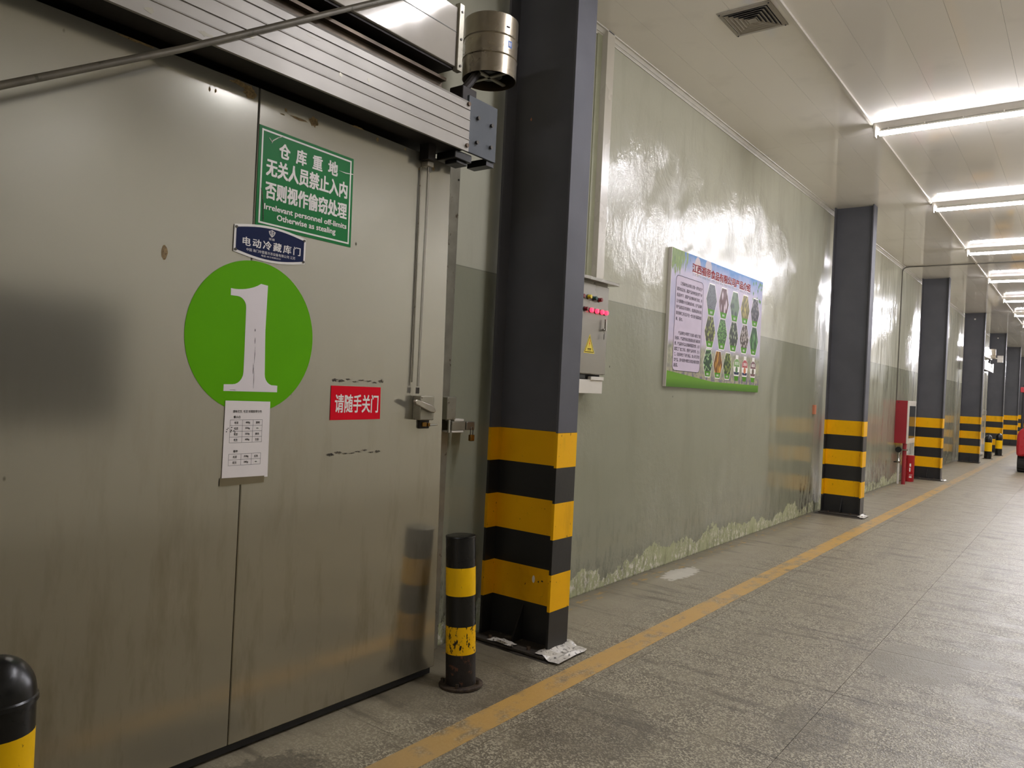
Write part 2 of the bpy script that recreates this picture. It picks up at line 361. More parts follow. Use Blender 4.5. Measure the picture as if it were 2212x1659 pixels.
def ring(parent, name, outer, inner, x, mat, th=.0006):
    n = len(outer); mb = MB()
    vs = [(x, *p) for p in outer]+[(x, *p) for p in inner]+[(x+th, *p) for p in outer]+[(x+th, *p) for p in inner]; fs = []
    for i in range(n):
        j = (i+1) % n
        fs += [(2*n+i, 2*n+j, 3*n+j, 3*n+i), (i, n+i, n+j, j), (i, j, 2*n+j, 2*n+i), (n+j, n+i, 3*n+i, 3*n+j)]
    return mb.add(vs, fs).build(name, mat, parent, smooth=0)
def blot(cy, cz, ry, rz, seed, n=18, j=.5):
    r = random.Random(seed); return [(cy+ry*math.cos(2*math.pi*i/n)*(1-j*r.random()), cz+rz*math.sin(2*math.pi*i/n)*(1-j*r.random())) for i in range(n)]
def share(parent, name, mesh, loc, kind=None):
    o = bpy.data.objects.new(name, mesh); COL.objects.link(o); o.location = loc
    if parent is not None: o.parent = parent
    return o
def boxmesh(name, dx, dy, dz, mat):
    o = MB().box(0, dx, 0, dy, 0, dz).build(name, mat, smooth=0); me = o.data; bpy.data.objects.remove(o); return me
# ================================================================== THE SETTING
YE = 78.0
fl = thing('floor', (0, 0, 0), kind='structure')
MB().box(-.3, 5.2, -15, YE, -.12, -.008).build('subfloor', 'grout', fl, smooth=0)
G = .002; xs = [0.0, .95, 1.95, 2.95]
rows = []; yy = .47
while yy < 56: rows.append(yy); yy += .95
for k in range(3):
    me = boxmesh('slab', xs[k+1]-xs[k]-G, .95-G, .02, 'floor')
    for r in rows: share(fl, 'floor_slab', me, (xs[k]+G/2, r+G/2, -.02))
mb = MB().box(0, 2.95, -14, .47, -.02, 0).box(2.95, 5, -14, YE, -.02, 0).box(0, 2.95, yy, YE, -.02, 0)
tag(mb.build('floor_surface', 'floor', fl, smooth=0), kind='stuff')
# ceiling strips, 0.3 m wide, in runs of about six metres
ce = thing('ceiling', (0, 0, H), kind='structure')
ends = [-14.0, -9.0, -4.0, 2.0, 8.02, 13.93, 20.14, 26.1, 32.1, 38.1, 44.1, 50.1, 56.1, 62.1, 68.1, YE]
cm = {}
for a, b in zip(ends, ends[1:]):
    for i in range(17):
        wd = .3 if i < 16 else .2
        key = (round(b-a, 3), wd)
        if key not in cm: cm[key] = boxmesh('strip', wd-.0012, b-a-.003, .05, 'ceil')
        share(ce, 'ceiling_panel', cm[key], (i*.3, a, 0))
MB().box(-.3, 5.3, -14.3, YE+.3, H+.0505, H+.15).build('ceiling_backing', 'dark', ce, smooth=0)
# left wall
wl = thing('wall_left', (0, 0, 0), kind='structure')
for a, b in zip([-14, 3.72, 10.72, 16.136, 22.6, 29.2, 36.4, 43.4, 50.4, 57.4, 64.4], [3.72, 10.72, 16.136, 22.6, 29.2, 36.4, 43.4, 50.4, 57.4, 64.4, YE]):
    MB().box(-.12, 0, a+.001, b-.001, 0, H).build('wall_panel', 'wall', wl, smooth=0)
M['wallr'] = plain('white_wall_panel', (224, 220, 206), .3, 0, .04, 1.0, .0)
wr = MB().box(4.9, 5.02, -14, YE, 0, H).build('wall_right', 'wallr', smooth=0); tag(wr, kind='structure')
wb = MB().box(0, 4.9, -14.12, -14, 0, H).build('wall_back', 'wallr', smooth=0); tag(wb, kind='structure')
wf = MB().box(0, 4.9, YE, YE+.12, 0, H).build('wall_far', 'wall', smooth=0); tag(wf, kind='structure')
wn = thing('added_dark_panel', (4.9, 2.3, 1.6), kind='structure')  # unseen panel added so the steel door shows a dark reflection
MB().box(4.888, 4.898, 1.0, 3.45, 1.08, 2.08).build('pane', 'addpanel', wn, smooth=0)
MB().box(4.86, 4.899, .94, 1.0, 1.02, 2.14).box(4.86, 4.899, 3.45, 3.51, 1.02, 2.14).box(4.86, 4.899, 1.0, 3.45, 1.02, 1.08).box(4.86, 4.899, 1.0, 3.45, 2.08, 2.14).box(4.86, 4.899, 2.2, 2.24, 1.08, 2.08).build('added_panel_frame', 'fdark', wn, smooth=0)
# cove moulding along the ceiling
M['cove'] = plain('cove_moulding', (196, 190, 174), .35, 0, .1)
cv = MB().prism([(0, H-.048), (.006, H-.050), (.008, H-.042), (.016, H-.030), (.020, H-.032), (.026, H-.022), (.036, H-.010), (.048, H-.007), (.050, H), (0, H)], 'y', -14, YE)
tag(cv.build('trim_1', 'cove', smooth=12), kind='structure')
# rubber joint seal that climbs the wall and crosses the ceiling
js = MB().tube([(.008, 16.14, 1.6), (.008, 16.14, H-.10), (.02, 16.14, H-.05), (.06, 16.14, H-.02), (.12, 16.14, H-.010), (4.9, 16.14, H-.010)], .012, 6)
tag(js.build('trim_2', 'seal'), kind='structure')
# door frame strip on the wall
fs_ = MB().prism([(0, 3.19), (.022, 3.19), (.022, 3.30), (0, 3.30)], 'z', 0, 2.80)
fs_ = fs_.build('trim_3', 'steel_dirty', bev=.003); tag(fs_, kind='structure')
tag(MB().cyl((.022, 3.285, 2.69), (.026, 3.285, 2.69), .006, n=8).build('screw', 'bolt', fs_), None)
# yellow lane line
yl = MB(); yl.box(.741, .893, 1.0, 74, .0002, .0012); tag(yl.build('lane_line', 'line', smooth=0), 'worn yellow lane line painted along the floor beside the columns', 'floor line')
# ================================================================== CEILING LAMPS
def lamp(y0):
    L = 2.40; x0 = 1.235; zc = 4.072; dz = 0
    r = thing('tube_lamp', (x0, y0, H), 'x', 'lamp', 'tube lamps across the ceiling')
    MB().prism([(y0-.036, H), (y0-.030, H-.022), (y0-.014, H-.055), (y0+.014, H-.055), (y0+.030, H-.022), (y0+.036, H)], 'x', x0+.02, x0+L-.02).build('batten', 'white', r, smooth=20)
    for a in (x0, x0+L-.02):
        MB().prism([(y0-.038, H), (y0-.040, H-.03), (y0-.030, H-.126), (y0+.030, H-.126), (y0+.040, H-.03), (y0+.038, H)], 'x', a, a+.02).build('end_cap', 'white', r, bev=.003)
    tb = MB().cyl((x0+.05, y0, zc), (x0+L-.05, y0, zc), .030, n=14); tm = []
    for f in tb.f:
        pz = sum(tb.v[i][2] for i in f)/len(f)-zc; tm.append(1 if pz > .001 else 0)
    tb.m = tm; tb.build('tube', ['tube', 'white'], r)
    for a in (x0+.02, x0+L-.05): MB().cyl((a, y0, zc), (a+.03, y0, zc), .018, n=10).build('socket', 'white', r)
    for k in range(8):
        xx = x0+.12+k*.305
        MB().box(xx, xx+.012, y0-.026, y0+.026, zc+.018, H-.05).build('clip', 'white', r)
    return r
lampy = [3.70, 7.77, 11.16, 14.6, 17.95, 21.35, 24.7, 28.1, 31.5, 34.9, 38.3, 41.7, 45.1, 48.5, 51.9, 55.3, 58.7, 62.1, 65.5, 68.9, 72.3]
L0 = lamp(lampy[1]); names = {7.77: 'glowing ceiling tube lamp beside and just beyond the square vent', 3.70: 'ceiling tube lamp above the near column, before the square vent'}
ordn = ['', '', 'second', 'third', 'fourth', 'fifth', 'sixth', 'seventh', 'eighth', 'ninth', 'tenth']
L0['label'] = names[7.77]
for i, y in enumerate(lampy):
    if i == 1: continue
    if i == 0: lb = names[3.70]; gp = 'tube lamps across the ceiling'
    elif i <= 10: lb = 'glowing ceiling tube lamp, %s one beyond the square vent' % ordn[i]; gp = 'tube lamps across the ceiling'
    else: lb = 'tiny tube lamp in the far end run of the corridor ceiling'; gp = 'far end tube lamps'
    dup(L0, (1.235, y, H), lb, gp)
ct = thing('cable_trunking', (1.22, 0, H), 'narrow white cable trunking running lengthwise on the ceiling between lamp ends', 'trunking')
for i in range(len(lampy)-1):
    a, b = lampy[i]+.05, lampy[i+1]-.05
    MB().prism([(1.208, H-.0006), (1.210, H-.018), (1.234, H-.018), (1.236, H-.0006)], 'y', a, b).build('trunking_run', 'white', ct, smooth=0)
MB().prism([(1.208, H-.0006), (1.210, H-.018), (1.234, H-.018), (1.236, H-.0006)], 'y', .5, lampy[0]-.05).build('trunking_run', 'white', ct, smooth=0)
for y in (-5.85, -9.25): dup(L0, (1.235, y, H), 'unseen ceiling tube lamp added behind the camera for extra light', 'unseen tube lamps added behind the camera')  # unseen lamps added to brighten camera-facing surfaces
# square vent
vn = thing('ceiling_vent', (.985, 5.185, H), 'square louvred air vent with concentric frames in the ceiling', 'vent')
cxv, cyv = .985, 5.185
MB().box(cxv-.155, cxv+.155, cyv-.165, cyv+.165, H-.0025, H-.001).build('shaft', 'ventdark', vn, smooth=0)
def sqring(h0, h1, z0, z1, z2):    # slanted square blade
    k = 1.07; a = [(-h0, -h0*k), (h0, -h0*k), (h0, h0*k), (-h0, h0*k)]; b = [(-h1, -h1*k), (h1, -h1*k), (h1, h1*k), (-h1, h1*k)]
    vs = [(cxv+p[0], cyv+p[1], z0) for p in a]+[(cxv+p[0], cyv+p[1], z1) for p in b]+[(cxv+p[0], cyv+p[1], z0+z2) for p in a]+[(cxv+p[0], cyv+p[1], z1+z2) for p in b]
    fs = []
    for i in range(4):
        j = (i+1) % 4; fs += [(i, 4+i, 4+j, j), (8+i, 8+j, 12+j, 12+i), (i, j, 8+j, 8+i), (4+j, 4+i, 12+i, 12+j)]
    return MB().add(vs, fs)
sqring(.185, .155, H-.006, H-.012, .0035).build('frame', 'vent', vn, smooth=0)
for h in (.148, .122, .096, .070, .044): sqring(h, h-.020, H-.016, H-.005, .001).build('blade', 'vent', vn, smooth=0)
MB().box(cxv-.03, cxv+.03, cyv-.03, cyv+.03, H-.016, H-.013).build('centre_plate', 'vent', vn, smooth=0)
for a in (-1, 1):
    for b in (-1, 1): MB().cyl((cxv+a*.17, cyv+b*.182, H-.014), (cxv+a*.17, cyv+b*.182, H-.009), .005, n=8).build('screw', 'ventdark', vn)
# ================================================================== COLUMNS
def column():
    x0, x1, y0, y1, tf, tw = .07, .57, 3.615, 3.815, .016, .012; ym = (y0+y1)/2
    r = thing('steel_column', (x0, ym, 0), 'charcoal steel H column with yellow bands beside the open end of the big sliding door', 'column', 'striped steel columns', 'thing')
    prof = [(x0, y0), (x0+tf, y0), (x0+tf, ym-tw/2), (x1-tf, ym-tw/2), (x1-tf, y0), (x1, y0), (x1, y1), (x1-tf, y1), (x1-tf, ym+tw/2), (x0+tf, ym+tw/2), (x0+tf, y1), (x0, y1)]
    MB().prism(prof, 'z', 1.27, H).build('shaft', 'colgrey', r, bev=.002)
    g = .0012
    def gp(d): # slightly fatter profile so painted bands sit proud
        return [(x0-d, y0-d), (x0+tf+d, y0-d), (x0+tf+d, ym-tw/2-d), (x1-tf-d, ym-tw/2-d), (x1-tf-d, y0-d), (x1+d, y0-d), (x1+d, y1+d), (x1-tf-d, y1+d), (x1-tf-d, ym+tw/2+d), (x0+tf+d, ym+tw/2+d), (x0+tf+d, y1+d), (x0-d, y1+d)]
    for z0, z1, m in ((1.072, 1.27, 'yellow'), (.870, 1.072, 'black'), (.664, .870, 'yellow'), (.465, .664, 'black'), (.256, .465, 'yellow'), (.028, .256, 'black')):
        o = MB().prism(gp(g if m == 'yellow' else 0), 'z', z0, z1).build(m+'_band', m, r, smooth=20)
    MB().box(x0-.01, x1+.02, y0-.07, y1+.05, .012, .028).build('base_plate', 'conc', r, bev=.004)
    for s, yy in ((-1, ym-tw/2), (1, ym+tw/2)):
        MB().prism([(yy, .028), (yy+s*.095, .028), (yy+s*.095, .06), (yy, .235)], 'x', .315, .325).build('gusset', 'black', r, smooth=0)
    for bx in (x0+.11, x1-.11):
        for by in (y0-.03, y1+.02): MB().cyl((bx, by, .028), (bx, by, .045), .011, n=6).build('anchor_bolt', 'bolt_rusty', r)
    return r
C0 = column()
cl = ['charcoal steel H column with yellow bands between product poster and red hose cabinet',
      'charcoal striped H column just beyond the red canister on the floor',
      'charcoal striped H column before the second sliding door, fourth along the wall',
      'charcoal striped H column standing behind the two small domed bollards',
      'charcoal striped H column beside the red forklift, sixth along the wall',
      'seventh striped H column, half hidden beyond the red forklift']
CC = [dup(C0, (.09, y+.01, 0), cl[i]) for i, y in enumerate([10.99, 17.86, 24.74, 31.52, 38.5, 45.4])]
for y in (52.3, 59.2, 66.1): dup(C0, (.09, y, 0), 'distant striped steel column at the far end of the corridor', 'far striped columns')
for k in (2, 3): MB().cyl((.33, (24.75, 31.53)[k-2]-.015, 3.99), (.33, (24.75, 31.53)[k-2]-.007, 3.99), .022, n=12).build('cover_screw', 'white', CC[k])
# wrapped grout pads under the columns
def pad(x0, x1, y0, y1, z, r, seed, film):
    rn = random.Random(seed); mb = MB(); nx, ny = 12, 7
    vs = []; fs = []
    for j in range(ny+1):
        for i in range(nx+1):
            e = min(i, nx-i, j, ny-j); zz = z*(0.12 if e == 0 else (.8 if e == 1 else 1))
            vs.append((x0+(x1-x0)*i/nx+rn.uniform(-1, 1)*.006*(1 if e == 0 else 0), y0+(y1-y0)*j/ny+rn.uniform(-1, 1)*.006*(1 if e == 0 else 0), zz-rn.random()*.0015+.0))
    n = len(vs)
    for j in range(ny):
        for i in range(nx): a = j*(nx+1)+i; fs.append((a, a+1, a+nx+2, a+nx+1))
    mb.add(vs, fs); mb.build('grout_pad', 'conc', r, smooth=60)
    for k, (fx, fy, sx, sy) in enumerate(film):
        m2 = MB(); rn2 = random.Random(seed*10+k); N = 7; vs = []; fs = []
        for j in range(N):
            for i in range(N):
                vs.append((fx+sx*i/(N-1)+rn2.uniform(-.008, .008), fy+sy*j/(N-1)+rn2.uniform(-.008, .008), .014+(.018 if 0 < i < N-1 and 0 < j < N-1 else 0)*rn2.random()+z*(.75 if fx+sx*i/(N-1) < x1-.02 else 0)))
        for j in range(N-1):
            for i in range(N-1): a = j*N+i; fs.append((a, a+1, a+N+1, a+N))
        m2.add(vs, fs); m2.build('peeling_film', 'peelw', r, smooth=0)
pad(.02, .625, 3.535, 3.90, .03, C0, 3, [(.53, 3.55, .15, .33), (.20, 3.54, .17, .05)])
MB().prism([(.386+.010*math.cos(k*math.pi/8), .395+.022*math.sin(k*math.pi/8)) for k in range(16)], 'y', 3.7065, 3.7085).build('lit_hole_disc', 'swhite', C0, smooth=0)  # white disc stands in for lit wall seen through a hole
MB().prism([(.415, .386), (.424, .379), (.426, .394)], 'y', 3.7065, 3.7085).prism([(.440, .393), (.450, .388), (.455, .395), (.445, .399)], 'y', 3.7065, 3.7085).build('paint_chip', 'black', C0, smooth=0)
MB().prism([(.20, 3.135), (.206, 3.125), (.211, 3.135), (.206, 3.148)], 'y', 3.7065, 3.7085).build('orange_speck', 'orange', C0, smooth=0)
pad(.03, .645, 10.75, 11.12, .012, CC[0], 4, [(.58, 10.80, .09, .3)])
pad(.03, .645, 17.62, 18.0, .012, CC[1], 5, [(.6, 17.7, .08, .25)])
# ================================================================== SLIDING DOOR ASSEMBLY (thing made once, repeated down the corridor)
DX = .28
def assembly(full=True, suffix_label=None):
    pass
d1 = thing('door_1', (DX, 1.84, .02), 'big stainless sliding cold room door carrying the green signs', 'door', None, 'structure')
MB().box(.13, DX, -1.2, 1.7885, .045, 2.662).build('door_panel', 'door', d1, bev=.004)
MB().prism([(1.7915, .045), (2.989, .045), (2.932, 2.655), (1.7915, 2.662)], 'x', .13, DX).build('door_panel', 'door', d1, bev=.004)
MB().box(.15, DX-.012, -1.18, 2.97, .012, .05).build('bottom_seal', 'darkbox', d1)
MB().box(.03, .13, -1.1, 2.90, .05, 2.6).build('inner_leaf', 'dark', d1)
# pull rod with clips
rod = MB().tube([(DX+.03, 2.735, 2.60), (DX+.03, 2.735, 1.50)], .0065, 10).build('pull_rod', 'chrome', d1)
MB().tube([(DX+.008, 2.705, 2.58), (DX+.008, 2.715, 1.52)], .004, 6).build('guide_wire', 'steel_dirty', d1)
MB().box(DX, DX+.045, 2.715, 2.757, 2.585, 2.61).build('rod_clip', 'steel', d1, bev=.003)
MB().cyl((DX+.03, 2.74, 2.56), (DX+.03, 2.74, 2.66), .009, n=8).build('rod_nut', 'bolt', d1)
MB().cyl((DX+.03, 2.735, 1.465), (DX+.03, 2.735, 1.495), .009, n=8).build('rod_end', 'bolt', d1)
# release box with tilted handle
hb = MB().box(DX, DX+.055, 2.737, 2.835, 1.335, 1.455).build('release_box', 'steel_dirty', d1, bev=.004)
h = MB(); h.prism([(2.675, 1.430), (2.69, 1.438), (2.80, 1.412), (2.83, 1.385), (2.82, 1.372), (2.79, 1.376), (2.685, 1.414)], 'x', DX+.058, DX+.075); h.build('release_handle', 'steel', hb, bev=.004)
MB().cyl((DX+.05, 2.80, 1.394), (DX+.062, 2.80, 1.394), .014, n=10).build('pivot', 'bolt', hb)
MB().box(DX, DX+.02, 2.795, 2.825, 1.300, 1.322).box(DX, DX+.02, 2.835, 2.85, 1.300, 1.318).build('catch', 'brass', d1, bev=.002)
MB().box(DX, DX+.012, 2.78, 2.85, 1.290, 1.334).build('catch_plate', 'dark', d1, bev=.002)
MB().tube([(DX+.02, 2.845, 1.307), (DX+.03, 2.89, 1.309)], .004, 6).build('catch_pin', 'chrome', d1)
# marks on the skin
for i, (cy, cz, ry, rz) in enumerate([(1.745, 2.628, .035, .030), (1.70, 2.648, .05, .012), (1.60, 2.585, .006, .01), (1.575, 2.583, .006, .01), (2.06, 2.606, .032, .026), (1.98, 2.596, .055, .007), (1.915, 2.612, .008, .010), (1.90, 2.590, .012, .004), (2.42, 2.636, .010, .012), (2.60, 2.640, .008, .008), (2.30, 2.655, .05, .006), (1.30, 2.655, .08, .006), (2.80, 2.60, .012, .02), (2.70, 2.57, .006, .008)]):
    flat(d1, 'peeled_patch', blot(cy, cz, ry, rz, i+1), DX+.0002, 'scratch', .0004)
flat(d1, 'dent', blot(1.432, 1.946, .014, .028, 90, j=.2), DX+.0002, 'scratch', .0004)
for i in range(16):
    k = i % 8; top = i < 8; cy = 2.235+k*.040; cz = (1.517 if top else 1.190)+random.uniform(-.008, .008)
    flat(d1, 'tape_residue', blot(cy, cz, .026, .011 if k in (0, 1, 7) else .005, i+40, j=.75), DX+.0002, 'residue', .0004)
# ---- signs on the door (each a thing of its own)
SX = DX+.0008
g = thing('warehouse_sign', (SX, 2.04, 2.31), 'green warning sign with white border and Chinese lettering on the sliding door', 'sign')
MB().prism([(1.797, 2.117), (2.289, 2.112), (2.283, 2.507), (1.795, 2.518)], 'x', SX, SX+.0025).build('sign_board', 'green', g, smooth=0)
ring(g, 'border', [(1.809, 2.129), (2.277, 2.124), (2.271, 2.495), (1.807, 2.506)], [(1.816, 2.136), (2.270, 2.131), (2.264, 2.488), (1.814, 2.499)], SX+.0026, 'swhite')
SL = SX+.0032
lettering(g, '仓  库  重  地', 1.890, 2.196, 2.408, 2.472, SL, 'swhite', .05, -.004)
lettering(g, '无关人员禁止入内', 1.833, 2.255, 2.324, 2.396, SL, 'swhite', .05, -.003)
lettering(g, '否则视作偷窃处理', 1.833, 2.257, 2.232, 2.304, SL, 'swhite', .05, -.003)
lettering(g, 'Irrelevant personnel off-limits', 1.832, 2.259, 2.181, 2.212, SL, 'swhite', .035, 0)
lettering(g, 'Otherwise as stealing', 1.894, 2.199, 2.146, 2.178, SL, 'swhite', .035, 0)
flat(g, 'scratch', [(1.853, 2.455), (1.860, 2.468), (1.885, 2.488), (1.915, 2.503), (1.884, 2.491), (1.857, 2.471)], SL+.0003, 'peelw', .0003)
flat(g, 'scratch', [(1.840, 2.476), (1.854, 2.462), (1.856, 2.464), (1.842, 2.478)], SL+.0003, 'peelw', .0003)
flat(g, 'scratch', [(2.20, 2.436), (2.24, 2.432), (2.283, 2.437), (2.283, 2.440), (2.24, 2.436)], SL+.0003, 'swhite', .0003)
flat(g, 'scratch', [(1.812, 2.27), (1.818, 2.25), (1.826, 2.20), (1.830, 2.14), (1.833, 2.14), (1.829, 2.205), (1.821, 2.255)], SL+.0003, 'residue', .0003)
# blue maker's plate
b = thing('maker_plate', (SX, 1.873, 2.05), 'small navy blue plate with white rim and rivets below the green sign', 'sign')
def plate(i):
    top = [(1.7045+i+(2.0435-1.7045-2*i)*k/12, 2.103-i+.020*math.sin(math.pi*k/12)) for k in range(13)]
    bot = [(1.7045+i+(2.0435-1.7045-2*i)*k/12, 1.998+i-.020*math.sin(math.pi*k/12)) for k in range(13)]
    return bot+top[::-1]
PX = SX+.0028
flat(b, 'plate', plate(0), PX, 'swhite', .0012)
flat(b, 'blue_field', plate(.009), PX+.0013, 'navy', .0003)
PX2 = PX+.0018
lettering(b, '电动冷藏库门', 1.742, 2.018, 2.027, 2.062, PX2, 'swhite', .025, 0, 'lettering', 1.3)
lettering(b, '中国 海门市雪盾冷冻设备有限公司 江苏', 1.761, 1.993, 2.008, 2.020, PX2, 'swhite', 0)
lettering(b, '电话: 0513-82832121', 1.83, 1.921, 1.996, 2.004, PX2, 'swhite', 0)
lettering(b, '雪盾', 1.861, 1.889, 2.068, 2.077, PX2, 'swhite', 0)
sh = [(1.859, 2.104), (1.861, 2.096), (1.866, 2.088), (1.875, 2.080), (1.884, 2.088), (1.889, 2.096), (1.891, 2.104), (1.884, 2.106), (1.875, 2.110), (1.866, 2.106)]
si = [(1.875+(p[0]-1.875)*.78, 2.095+(p[1]-2.095)*.78) for p in sh]
ring(b, 'emblem', sh, si, PX2, 'swhite', .0003)
for q in ((1.862, 2.100, 1.888, 2.0975), (1.864, 2.094, 1.886, 2.0915), (1.8735, 2.106, 1.8765, 2.084), (1.867, 2.089, 1.883, 2.087)): flat(b, 'emblem_bar', [(q[0], q[1]), (q[0], q[3]), (q[2], q[3]), (q[2], q[1])], PX2, 'swhite', .0003)
for a in ((1.713, 2.094), (2.035, 2.095), (1.713, 2.006), (2.035, 2.006)): MB().cyl((PX+.001, *a), (PX+.004, *a), .0055, n=10).build('rivet', 'bolt', b)
# number disc
c = thing('number_disc', (SX, 1.815, 1.67), 'large green disc sticker with a white number 1 on the sliding door', 'sticker')
pts = [(1.814+.292*math.cos(2*math.pi*k/64), 1.672+.303*math.sin(2*math.pi*k/64)) for k in range(64)]
ring(c, 'rim', pts, [(1.814+(p[0]-1.814)*.992, 1.672+(p[1]-1.672)*.992) for p in pts], SX, 'lime', .0006)
flat(c, 'disc', [(1.814+(p[0]-1.814)*.991, 1.672+(p[1]-1.672)*.991) for p in pts], SX, 'lime', .0005)
one = [(1.693, 1.453), (1.938, 1.453), (1.938, 1.480)]
one += [(1.938-.018-.045*math.sin(a), 1.480+.045*(1-math.cos(a))) for a in [k*math.pi/12 for k in range(1, 7)]]
one += [(1.868, 1.70), (1.870, 1.884), (1.838, 1.887)]
one += [(1.838-.134*k/8, 1.852+.034*(1-k/8)**2.4) for k in range(1, 8)]
one += [(1.704, 1.853), (1.705, 1.826)]
one += [(1.735+.040*math.sin(a), 1.826-.042*(1-math.cos(a))) for a in [k*math.pi/12 for k in range(0, 7)]]
one += [(1.777, 1.60), (1.777, 1.53)]
one += [(1.777-.046*(1-math.cos(a)), 1.53-.050*math.sin(a)) for a in [k*math.pi/12 for k in range(1, 7)]]
one += [(1.693, 1.479)]
flat(c, 'digit', one, SX+.0007, 'numw', .0005)
for i, q in enumerate([(1.822, 1.655, .0015, .02), (1.824, 1.60, .001, .04), (1.820, 1.545, .0018, .03), (1.825, 1.50, .0012, .04), (1.735, 1.458, .02, .0012), (1.82, 1.70, .002, .008)]): flat(c, 'crack', blot(*q, i+70, j=.6), SX+.0013, 'ink', .0002)
# paper notice
p = thing('paper_notice', (SX, 1.807, 1.26), 'white printed paper notice with two small tables under the green disc', 'notice')
flat(p, 'sheet', [(1.703, 1.110), (1.911, 1.107), (1.907, 1.414), (1.703, 1.416)], SX+.0022, 'paper', .0004)
XP = SX+.0027
lettering(p, '调味花生. 毛豆 封箱胶带分色', 1.738, 1.869, 1.3685, 1.3795, XP, 'ink', .01)
lettering(p, '餐小白', 1.742, 1.772, 1.3465, 1.357, XP, 'ink', .02)
lettering(p, '福帝', 1.747, 1.767, 1.212, 1.222, XP, 'ink', .02)
def table(y0, y1, z0, z1, cols, rws, rowsn):
    mb = MB(); lw = .0005
    def hl(a, b, z): mb.box(XP, XP+.0001, a, b, z-lw, z+lw)
    def vl(y, a, b): mb.box(XP, XP+.0001, y-lw, y+lw, a, b)
    for k in range(rowsn+1): hl(y0, y1, z1-(z1-z0)*k/rowsn)
    for yv in [y0]+cols+[y1]: vl(yv, z0, z1)
    mb.build('table_lines', 'ink', p, smooth=0)
    hh = (z1-z0)/rowsn; cs = [y0]+cols+[y1]
    for k, rw in enumerate(rws):
        zc = z1-hh*(k+.5)
        for j, tx in enumerate(rw):
            cc = (cs[j]+cs[j+1])/2; stick = tx.startswith('*'); tx = tx.strip('*'); wv = .0175 if j != 1 else .020
            if stick:
                flat(p, 'sticker', [(cc-.011, zc-.0065), (cc+.011, zc-.0065), (cc+.011, zc+.0065), (cc-.011, zc+.0065)], XP, 'swhite', .0003); wv = .010
            lettering(p, tx, cc-wv/2, cc+wv/2, zc-(.0024 if stick else .0048), zc+(.0024 if stick else .0048), XP+.0004, 'ink', .01)
table(1.728, 1.8735, 1.2505, 1.3405, [1.783, 1.8305], [['毛豆', '400g', '透明'], ['毛豆', '350g', '*绿色'], ['花生', '350g', '黄色'], ['花生', '400g', '兰色']], 4)
table(1.7285, 1.8730, 1.161, 1.206, [1.783, 1.8305], [['毛豆', '338g', '红色'], ['花生', '280g', '*绿色']], 2)
for i in range(9): flat(p, 'smudge', blot(1.707+random.random()*.045, 1.292+random.random()*.02, .004, .003, i+200, j=.8), XP+.0005, 'ink', .0002)
flat(p, 'tape', [(1.695, 1.082), (1.895, 1.085), (1.895, 1.112), (1.695, 1.114)], SX+.0029, 'tape', .0002)
# red sign
r_ = thing('close_door_sign', (SX, 2.37, 1.41), 'small red sign with white Chinese characters on the sliding door', 'sign')
flat(r_, 'sign_board', [(2.221, 1.336), (2.519, 1.339), (2.514, 1.489), (2.219, 1.489)], SX+.0006, 'signred', .0016)
lettering(r_, '请随手关门', 2.243, 2.503, 1.369, 1.452, SX+.0026, 'swhite', .03)
# ================================================================== TRACK HOUSING ABOVE THE DOOR
tk = thing('door_track', (.45, 2.9, 2.67), 'long ribbed aluminium track cover above the near sliding door', 'door track')
MB().box(.02, .435, -1.6, 2.80, 2.705, 2.925).build('track_beam', 'dark', tk)
MB().box(.30, .425, -1.6, 2.86, 2.685, 2.705).build('track_rail', 'dark', tk)
# aluminium cover: profile (x,z) with stepped ribs
pr_ = [(.436, 2.676), (.450, 2.676)]
for zg, dk in ((2.734, 0), (2.779, 1), (2.831, 0), (2.881, 1)): pr_ += [(.450, zg-.004), (.444, zg-.003), (.444, zg+.001), (.450, zg+.002)] if dk else [(.450, zg-.002), (.4535, zg), (.4535, zg+.0015), (.449, zg+.006)]
pr_ += [(.450, 2.912), (.436, 2.930), (.41, 2.930), (.41, 2.924), (.432, 2.924), (.436, 2.912)]
MB().prism(pr_, 'y', -1.6, 2.868).build('cover', 'alu', tk, smooth=0)
for z in (2.703, 2.908): MB().cyl((.45, 2.852, z), (.459, 2.852, z), .0105, n=10).build('screw', 'bolt_rusty', tk)
for i, (cy, cz, ry, rz) in enumerate([(1.62, 2.76, .03, .01), (1.45, 2.70, .04, .012), (2.2, 2.80, .01, .01), (1.9, 2.865, .04, .002), (2.05, 2.77, .012, .012), (1.25, 2.70, .02, .015)]): flat(tk, 'scuff', blot(cy, cz, ry, rz, 300+i, j=.6), .4502, 'steel_dirty', .0003)
MB().box(.425, .440, 2.868, 3.095, 2.680, 2.962).build('end_plate', 'greyplate', tk, bev=.002)
for a in ((2.937, 2.865), (3.047, 2.860), (2.935, 2.742), (3.047, 2.748)): MB().cyl((.44, *a), (.452, *a), .0095, n=10).build('bolt', 'bolt', tk)
MB().box(.30, .43, 3.035, 3.095, 2.655, 2.690).build('end_foot', 'darkbox', tk)
MB().box(.03, .425, 2.80, 2.93, 2.72, 2.92).build('end_box', 'dark', tk)
MB().box(.30, .425, 2.80, 2.925, 2.635, 2.675).box(.33, .41, 2.83, 2.91, 2.618, 2.636).build('roller_stop', 'darkbox', tk, bev=.004)
MB().box(.29, .35, 2.69, 2.74, 2.61, 2.70).build('hanger', 'dark', tk)
# brown lip between the cover and the duct
MB().box(.33, .36, -1.6, 2.78, 3.015, 3.030).box(.02, .33, -1.6, 2.78, 2.93, 3.03).build('upper_lip', 'brown', tk)
